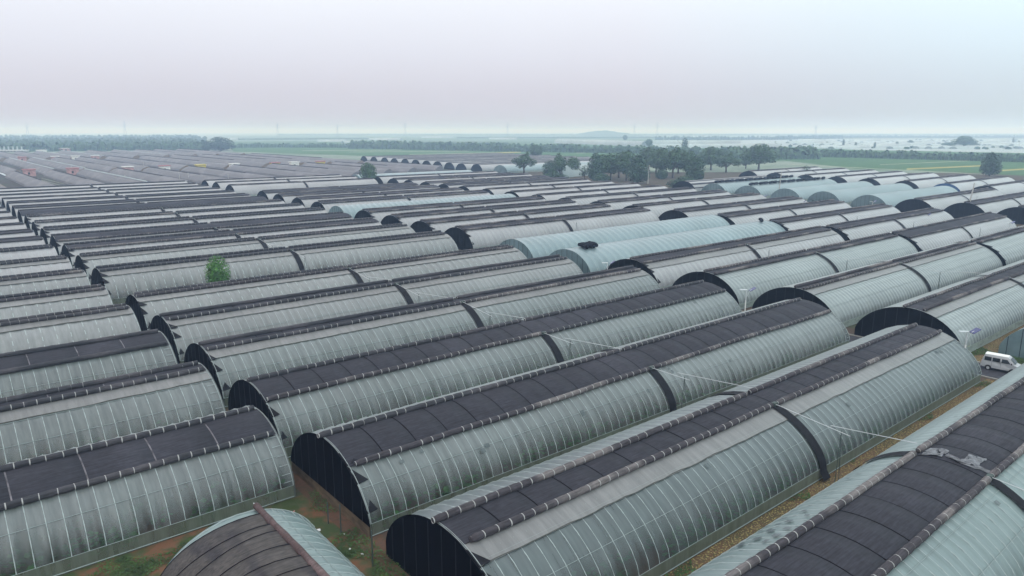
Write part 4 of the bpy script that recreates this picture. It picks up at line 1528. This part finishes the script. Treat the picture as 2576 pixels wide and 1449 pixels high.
# ------------------------------------------------------------------ poles, pylons
def pole(px, base, top, label, r=0.16, lean=0.0):
    r *= 1.25
    p = G(px, base)
    dist = (p - Vector((0, 0, CAM_H))).dot(FWD)
    h = (base - top) / F_PX * dist * 1.01
    R = root('utility_pole', label, 'pole', p, 0)
    q = rt * lean
    b = MB()
    b.tube([(0, 0, 0), (q.x, q.y, h)], [r * 1.15, r * 0.75], 8)
    b.link('shaft', MT['pole'], R)
    b = MB()
    b.tube([(q.x - 0.7 * rt.x, q.y - 0.7 * rt.y, h - 0.6), (q.x + 0.7 * rt.x, q.y + 0.7 * rt.y, h - 0.6)], 0.06, 5)
    b.link('crossarm', MT['pole'], R)


pole(2430, 548, 461, 'tall pale leaning pole between the dark arched fronts at right', 0.20, 1.3)
pole(1957.5, 497, 434, 'tall pale pole in front of the bare teal greenhouses', 0.17, 0.6)
pole(1629.6, 463, 416, 'pale pole standing before the grove', 0.18, 0.4)
pole(1388.8, 447, 407, 'pale pole left of centre before the clump trees', 0.18, 0.0)
for k, (px, base, top) in enumerate(((292, 462, 444), (316, 459, 440), (452, 453, 432), (475, 455, 434), (575, 455, 437), (182, 436, 418), (362, 424, 408), (50, 448, 432), (1183, 428, 402), (1347, 430, 410))):
    pole(px, base, top, ('thin pale pole among the grey quilt slopes' if k < 8 else 'thin pole before the far arched fronts') + ', %s from the near left' % ORD[k], 0.11)


def pylon(px, top, label, r0=0.18):
    p = G(px, 352)
    dist = (p - Vector((0, 0, CAM_H))).dot(FWD)
    h = CAM_H + (HOR - top) / F_PX * dist
    R = root('power_pylon', label, 'pylon', p, 0, 'faint power pylons on the horizon')
    b = MB()
    w_ = h * 0.09
    for sx in (-1, 1):
        for sy in (-1, 1):
            b.tube([(sx * w_, sy * w_, 0), (sx * w_ * 0.25, sy * w_ * 0.25, h * 0.7), (0, 0, h)], r0, 4)
    for z in (0.2, 0.4, 0.55, 0.7):
        q = w_ * (1 - z * 1.05)
        b.tube([(-q, -q, z * h), (q, q, z * h)], r0 * 0.7, 4)
    b.link('mast', MT['pylon'], R)
    for z, l in ((0.72, 7), (0.82, 6), (0.92, 4)):
        b = MB()
        b.tube([(-l * rt.x, -l * rt.y, z * h), (l * rt.x, l * rt.y, z * h)], r0, 4)
        b.link('crossarm', MT['pylon'], R)


for px, top, lb in ((72, 309, 'leftmost'), (317, 305, 'second'), (700, 309, 'third'), (850, 312, 'fourth'), (1020, 308, 'fifth'), (1277, 308, 'sixth'), (1595, 311, 'seventh'), (1652, 308, 'eighth'), (2050, 314, 'rightmost')):
    pylon(px, top, 'faint lattice power pylon in the haze, %s on the horizon' % lb)


# ------------------------------------------------------------------ solar street lamps along the road
def lamp(x, y, label, h=5.6, rz=0.0):
    R = root('street_lamp', label, 'street lamp', (x, y, 0), rz, 'solar street lamps along the roads')
    b = MB()
    b.tube([(0, 0, 0), (0, 0, h * 0.72)], [0.10, 0.085], 8)
    b.link('pole', MT['white'], R)
    b = MB()
    b.tube([(0, 0, h * 0.72), (0, 0, h - 0.05)], 0.075, 8)
    b.tube([(0, 0, h * 0.78), (0.55, 0, h - 0.05), (0.75, 0, h + 0.05)], 0.035, 5)
    b.link('bracket', MT['steel'], R)
    b = MB()
    b.box(-0.95, 0.1, -0.17, 0.17, h - 0.04, h + 0.04)
    o = b.link('lamp_head', MT['steel'], R)
    b = MB()
    i0 = len(b.v)
    b.v += [(0.45, -0.45, h - 0.15), (1.25, -0.45, h + 0.38), (1.25, 0.45, h + 0.38), (0.45, 0.45, h - 0.15), (0.47, -0.45, h - 0.20), (1.27, -0.45, h + 0.33), (1.27, 0.45, h + 0.33), (0.47, 0.45, h - 0.20)]
    b.f += [(0, 1, 2, 3), (7, 6, 5, 4), (0, 4, 5, 1), (1, 5, 6, 2), (2, 6, 7, 3), (3, 7, 4, 0)]
    b.link('solar_panel', MT['panel_blue'], R)


lz = math.atan2(rt.y, rt.x)
for k, (px, py, v, lb) in enumerate(((2434, 834, None, 'nearest'), (1878, 729, None, 'second'), (1528, 661, None, 'third'))):
    p = G(px, py, 5.6)
    lamp(p.x, p.y, 'white solar street lamp with blue panel beside the road, %s one' % lb, rz=lz)
for px, py, lb in ((2195, 507, 'left of the far dark fronts'), (2330, 540, 'by the second dark front at right'), (2540, 560, 'near the right edge'), (1920, 494, 'before the first bare teal front'), (2018, 507, 'before the second bare teal front'), (1184, 577, 'by the road behind the middle block')):
    p = G(px, py, 4.6)
    lamp(p.x, p.y, 'small solar street lamp ' + lb, h=4.6, rz=lz)

# ------------------------------------------------------------------ black rolled nets lying on the bare teal roofs
RG = 'black rolled nets lying on bare teal roofs'


def net_roll(x, v, yo, ang, L, r, label, w=6.65):
    b = MB()
    n = 9
    pts, rad = [], []
    gg = random.Random(int(x * 13 + v))
    for k in range(n):
        t = k / (n - 1) - 0.5
        dx, dy = math.cos(ang) * L * t, math.sin(ang) * L * t
        y = yo + dy
        pts.append((dx, y, zs(y, w) + r * 1.05))
        rad.append(r * (1 + gg.uniform(-0.12, 0.1)) * (0.8 if k in (0, n - 1) else 1))
    b.tube(pts, rad, 10)
    o = b.link('rolled_net', MT['net_roll'], None, True)
    o.location = (x, v, 0)
    tag(o, label, 'rolled net', RG)
    return o


xs = [(100.9, 'first'), (101.9, 'second'), (102.9, 'third'), (104.0, 'fourth')]
for k, (x, nm) in enumerate(xs):
    net_roll(x + 1.0, 100.6, -0.6 + 0.35 * (k % 2), math.radians(78), 3.1, 0.42, 'black rolled net near the front of the bare teal roof, %s of four' % nm)
net_roll(168.0, 100.6, 0.2, math.radians(40), 4.2, 0.42, 'single black roll lying on the far end of the nearer bare teal roof')
for q, (x0, x1, v) in enumerate(TEAL_ROLLS):
    n = 17
    xa, xb = (x0 + 1, x1 - 2)
    for k in range(n):
        x = xa + (xb - xa) * (k + 0.5) / n
        net_roll(x, v, 0.3 + 0.3 * (k % 2), math.radians(17), (xb - xa) / n * 1.55, 0.60, 'black net roll in the chain along the %s teal ridge' % ('nearer' if q == 0 else 'farther'))

# ------------------------------------------------------------------ silver minivan on the road
def van():
    R = root('minivan', 'silver white minivan parked on the asphalt beside the greenhouse end', 'van', (97.15, 25.2, 0.0), math.radians(-84))
    # profile in local x (front +x), z ; y = half width
    prof = [(-1.95, 0.42), (-1.98, 0.95), (-1.90, 1.15), (-1.74, 1.78), (-1.55, 1.88), (0.55, 1.88), (0.80, 1.80), (1.38, 1.13), (1.86, 0.98), (1.95, 0.75), (1.93, 0.40), (1.60, 0.32), (-1.6, 0.32)]
    lv = [(0.0, 1.0)]
    V, Fc = [], []
    k = len(prof)
    def inset(z):
        return 0.76 if z < 1.15 else 0.76 - (z - 1.15) * 0.16
    for s in (-1, 1):
        for (x, z) in prof:
            V.append((x, s * (inset(z) - (0.05 if z > 1.7 else 0)), z))
    Fc.append(tuple(range(k))[::-1])
    Fc.append(tuple(range(k, 2 * k)))
    for j in range(k):
        Fc.append((j, (j + 1) % k, k + (j + 1) % k, k + j))
    me = mesh('body', V, Fc, MT['van'])
    bm = __import__('bmesh').new()
    bm.from_mesh(me)
    bmesh = __import__('bmesh')
    bmesh.ops.bevel(bm, geom=[e for e in bm.edges], offset=0.05, segments=2, affect='EDGES', profile=0.6)
    bm.to_mesh(me)
    bm.free()
    body = link('body', me, R)
    b = MB()
    b.box(-1.72, 0.62, -0.58, 0.58, 1.875, 1.915)
    b.link('roof', MT['white'], R)
    def side_win(x0, x1, z0=1.17, z1=1.62, slant=0.0):
        for s in (-1, 1):
            y0, y1 = s * (0.762), s * (0.7)
            b = MB()
            b.v += [(x0, y0, z0), (x1, y0, z0), (x1 - slant, y1, z1), (x0, y1, z1)]
            b.v += [(p[0], p[1] + s * 0.012, p[2]) for p in b.v[:4]]
            b.f += [(0, 1, 2, 3), (7, 6, 5, 4), (0, 4, 5, 1), (1, 5, 6, 2), (2, 6, 7, 3), (3, 7, 4, 0)]
            b.link('window', MT['glass_dark'], R)
    side_win(-1.68, -0.98)
    side_win(-0.86, -0.10)
    side_win(0.06, 0.98, slant=0.38)
    b = MB()
    b.v += [(0.86, -0.60, 1.74), (1.38, -0.66, 1.18), (1.38, 0.66, 1.18), (0.86, 0.60, 1.74)]
    b.v = [(p[0] + 0.035, p[1], p[2] + 0.035) for p in b.v]
    b.f.append((0, 1, 2, 3))
    b.link('windscreen', MT['glass_screen'], R)
    b = MB()
    b.v += [(-1.965, -0.6, 1.17), (-1.80, -0.55, 1.66), (-1.80, 0.55, 1.66), (-1.965, 0.6, 1.17)]
    b.f.append((0, 3, 2, 1))
    b.link('rear_window', MT['glass_dark'], R)
    for s in (-1, 1):
        for x in (-1.22, 1.22):
            V, Fc = [], []
            b = MB()
            b.tube([(x, s * 0.60, 0.29), (x, s * 0.775, 0.29)], 0.29, 18)
            w = b.link('wheel', MT['rubber'], R)
            b = MB()
            b.tube([(x, s * 0.77, 0.29), (x, s * 0.787, 0.29)], 0.17, 14)
            b.link('rim', MT['steel'], w)
            b = MB()
            n = 12
            for j in range(n):
                a0, a1 = math.pi * j / n, math.pi * (j + 1) / n
                P = lambda a, r_, y: (x + r_ * math.cos(a), y, 0.29 + r_ * math.sin(a))
                b.quad(P(a0, 0.30, s * 0.771), P(a0, 0.36, s * 0.771), P(a1, 0.36, s * 0.771), P(a1, 0.30, s * 0.771))
            b.link('wheel_arch', MT['rubber'], R)
        b = MB()
        b.box(1.90, 1.965, s * 0.52 - 0.14, s * 0.52 + 0.14, 0.72, 0.92)
        b.link('headlight', MT['white'], R)
        b = MB()
        b.box(-2.0, -1.955, s * 0.62 - 0.07, s * 0.62 + 0.07, 0.85, 1.12)
        b.link('tail_light', MT['red_trim'], R)
        b = MB()
        b.box(1.05, 1.13, s * 0.92 - 0.08, s * 0.92 + 0.08, 1.15, 1.33)
        b.tube([(1.05, s * 0.76, 1.18), (1.09, s * 0.88, 1.22)], 0.02, 4)
        b.link('mirror', MT['rubber'], R)
        for x in (-0.92, 0.0):
            b = MB()
            b.box(x - 0.008, x + 0.008, s * 0.763 if s < 0 else 0.758, s * 0.758 if s < 0 else 0.763, 0.5, 1.15)
            b.link('door_seam', MT['rubber'], R)
        b = MB()
        b.box(-0.14, -0.03, min(s * 0.775, s * 0.76), max(s * 0.775, s * 0.76), 1.02, 1.06)
        b.link('handle', MT['rubber'], R)
    b = MB()
    b.box(1.88, 2.02, -0.72, 0.72, 0.34, 0.56)
    b.link('bumper', MT['van'], R)
    b = MB()
    b.box(-2.04, -1.92, -0.72, 0.72, 0.36, 0.58)
    b.link('bumper', MT['van'], R)


van()

# small yellow handcart beside the skirt
p = G(2430, 876)
R = root('handcart', 'small bright yellow cart standing on the weeds near the van', 'cart', (p.x, p.y, 0), 0.6)
b = MB()
b.box(-0.6, 0.6, -0.38, 0.38, 0.38, 0.62)
b.link('tray', MT['bright_yellow'], R)
for s in (-1, 1):
    b = MB()
    b.tube([(0.1, s * 0.42, 0.25), (0.1, s * 0.50, 0.25)], 0.25, 12)
    b.link('wheel', MT['rubber'], R)
b = MB()
b.tube([(-0.5, -0.3, 0.6), (-1.3, -0.3, 1.1), (-1.3, 0.3, 1.1), (-0.5, 0.3, 0.6)], 0.03, 5)
b.link('handle', MT['steel'], R)
b = MB()
b.box(-0.2, 0.35, -0.25, 0.2, 0.625, 0.95)
o = b.link('white_sack', MT['litter'])
o.location = (p.x, p.y, 0)
tag(o, 'white sack lying on the small yellow cart', 'sack')
# bent pipe frame by the skirt
q = G(2408, 868)
b = MB()
b.tube([(0, 0, 0), (0, 0, 1.5), (2.2, -1.6, 1.5), (2.2, -1.6, 0)], 0.04, 6)
o = b.link('pipe_frame', MT['steel'])
o.location = (q.x, q.y, 0)
tag(o, 'bent grey pipe frame standing beside the pale skirt', 'frame')

# ------------------------------------------------------------------ small things in the near gap
g = random.Random(21)
for k, (px, py, m, s_, lb) in enumerate(((697, 1262, 'litter', 0.22, 'white plastic scrap on the grass by the black end wall'),
                                      (735, 1297, 'litter_pink', 0.38, 'crumpled pink and white plastic scrap on the grass'),
                                      (745, 1310, 'litter', 0.3, 'pale crumpled bag next to the pink scrap'),
                                      (800, 1336, 'litter', 0.2, 'small white scrap on bare red earth'),
                                      (866, 1345, 'litter', 0.14, 'tiny white scrap near the base of the black wall'),
                                      (880, 1382, 'litter', 0.12, 'tiny white scrap between weeds near the bottom edge'),
                                      (1712 - 800, 1285 + 110, 'litter', 0.12, 'tiny white scrap on the red earth'))):
    p = G(px, py)
    V = [(g.uniform(-1, 1) * s_, g.uniform(-1, 1) * s_, g.uniform(0.02, 0.35) * s_ * 1.6) for _ in range(10)]
    Fc = [(0, 1, 2), (2, 3, 4), (4, 5, 6), (6, 7, 8), (8, 9, 0), (1, 5, 9), (3, 7, 1)]
    o = link('plastic_scrap', mesh('plastic_scrap', V, Fc, MT[m]), None, (p.x, p.y, 0.02))
    tag(o, lb, 'litter')
for k, (px, py, h, lb) in enumerate(((938, 1425, 2.6, 'tall dark post at the corner of the black fronted greenhouse'), (858, 1340, 2.2, 'dark post before the black front, middle one'),
                                     (826, 1318, 1.7, 'short dark post before the black front, left one'), (584, 1233, 1.5, 'thin dark stake beside the left greenhouse skirt'))):
    p = G(px, py)
    b = MB()
    b.tube([(0, 0, 0), (0.03, 0.02, h)], 0.045, 6)
    o = b.link('post', MT['darksteel'])
    o.location = (p.x, p.y, 0)
    tag(o, lb, 'post')


def weeds(name, label, region, n, size, m, seed, clump=None):
    if size < 0.2:
        n, size = n * 4, size * 0.5
    gg = random.Random(seed)
    b = MB()
    for _ in range(n):
        x, y = gg.uniform(region[0], region[1]), gg.uniform(region[2], region[3])
        dens = math.sin(x * 0.8 + seed) + math.sin(y * 1.1 + seed * 2) + math.sin((x + y) * 0.45)
        if dens < (0.1 if clump is None else clump):
            continue
        s_ = size * gg.uniform(0.5, 1.4)
        t = gg.uniform(0, 6.28)
        z = gg.uniform(0.02, 0.22)
        d1 = Vector((math.cos(t), math.sin(t), gg.uniform(-.1, .6))) * s_
        d2 = Vector((-math.sin(t), math.cos(t), gg.uniform(-.1, .6))) * s_
        p = Vector((x, y, z))
        b.quad(tuple(p - d1), tuple(p - d2), tuple(p + d1), tuple(p + d2))
    o = b.link(name, m)
    tag(o, label, 'weeds')
    o['kind'] = 'stuff'


MT['weed'] = mat('weeds', (0.042, 0.085, 0.022), 0.7, 0.2, (0.7, 0.6, 3, (1, 1, 1)))
weeds('weeds', 'green weeds in the gap before the left and black fronted greenhouses', (5, 21.3, 34, 50), 6000, 0.11, MT['weed'], 3)
weeds('weeds', 'weeds along the dirt path between two near greenhouses', (21.5, 92, 22.9, 25.2), 5000, 0.10, MT['crop'], 5, 0.9)
weeds('weeds', 'weeds on the verge near the parked van', (99, 108, 22, 30.0), 2500, 0.12, MT['weed'], 6, 0.2)
weeds('weeds', 'weeds in the wide gap behind the fifth middle row', (22, 92, 117.5, 129.5), 8000, 0.25, MT['weed'], 7, -0.2)
weeds('weeds', 'weeds in the gap before the bare teal rows', (98, 165, 124, 134), 5000, 0.25, MT['weed'], 8, -0.2)
# crops laid in furrows left of the slopes: pale furrow lines
for k in range(5):
    a, c = G(88 + k * 7, 452 - k * 1.4), G(136 + k * 8.2, 462 - k * 0.6)
    strip('furrow', (88 + k * 8, 455 - k * 3.4), (138 + k * 12, 468 - k * 2.6), 0.7, pale, 0.018 + k * 0.002)
V = [G(-5, 434), G(30, 441), G(95, 462), G(60, 462), G(20, 447), G(-5, 438)]
link('plastic_sheet', mesh('plastic_sheet', [(p.x, p.y, 0.35 + 0.5 * (i % 2)) for i, p in enumerate(V)], [tuple(range(6))], MT['plant_net']))
tag(bpy.data.objects['plastic_sheet'], 'loose white plastic sheet spread on the ground at the left edge', 'plastic sheet')

# ------------------------------------------------------------------ haze: one closed box of even air
hz = bpy.data.materials.new('haze_air')
hz.use_nodes = True
n = hz.node_tree
n.nodes.clear()
ho = n.nodes.new('ShaderNodeOutputMaterial')
hv = n.nodes.new('ShaderNodeVolumePrincipled')
hv.inputs['Color'].default_value = (*HAZE_COLOR, 1)
hv.inputs['Density'].default_value = HAZE_DENSITY
hv.inputs['Anisotropy'].default_value = 0.0
hv.inputs['Absorption Color'].default_value = (1, 1, 1, 1)
n.links.new(hv.outputs[0], ho.inputs['Volume'])
b = MB()
b.box(-15000, 15000, -15000, 15000, -1.0, 60.0)
o = b.link('haze', hz)
o['kind'] = 'stuff'
tag(o, 'pale even haze over the whole plain', 'haze')
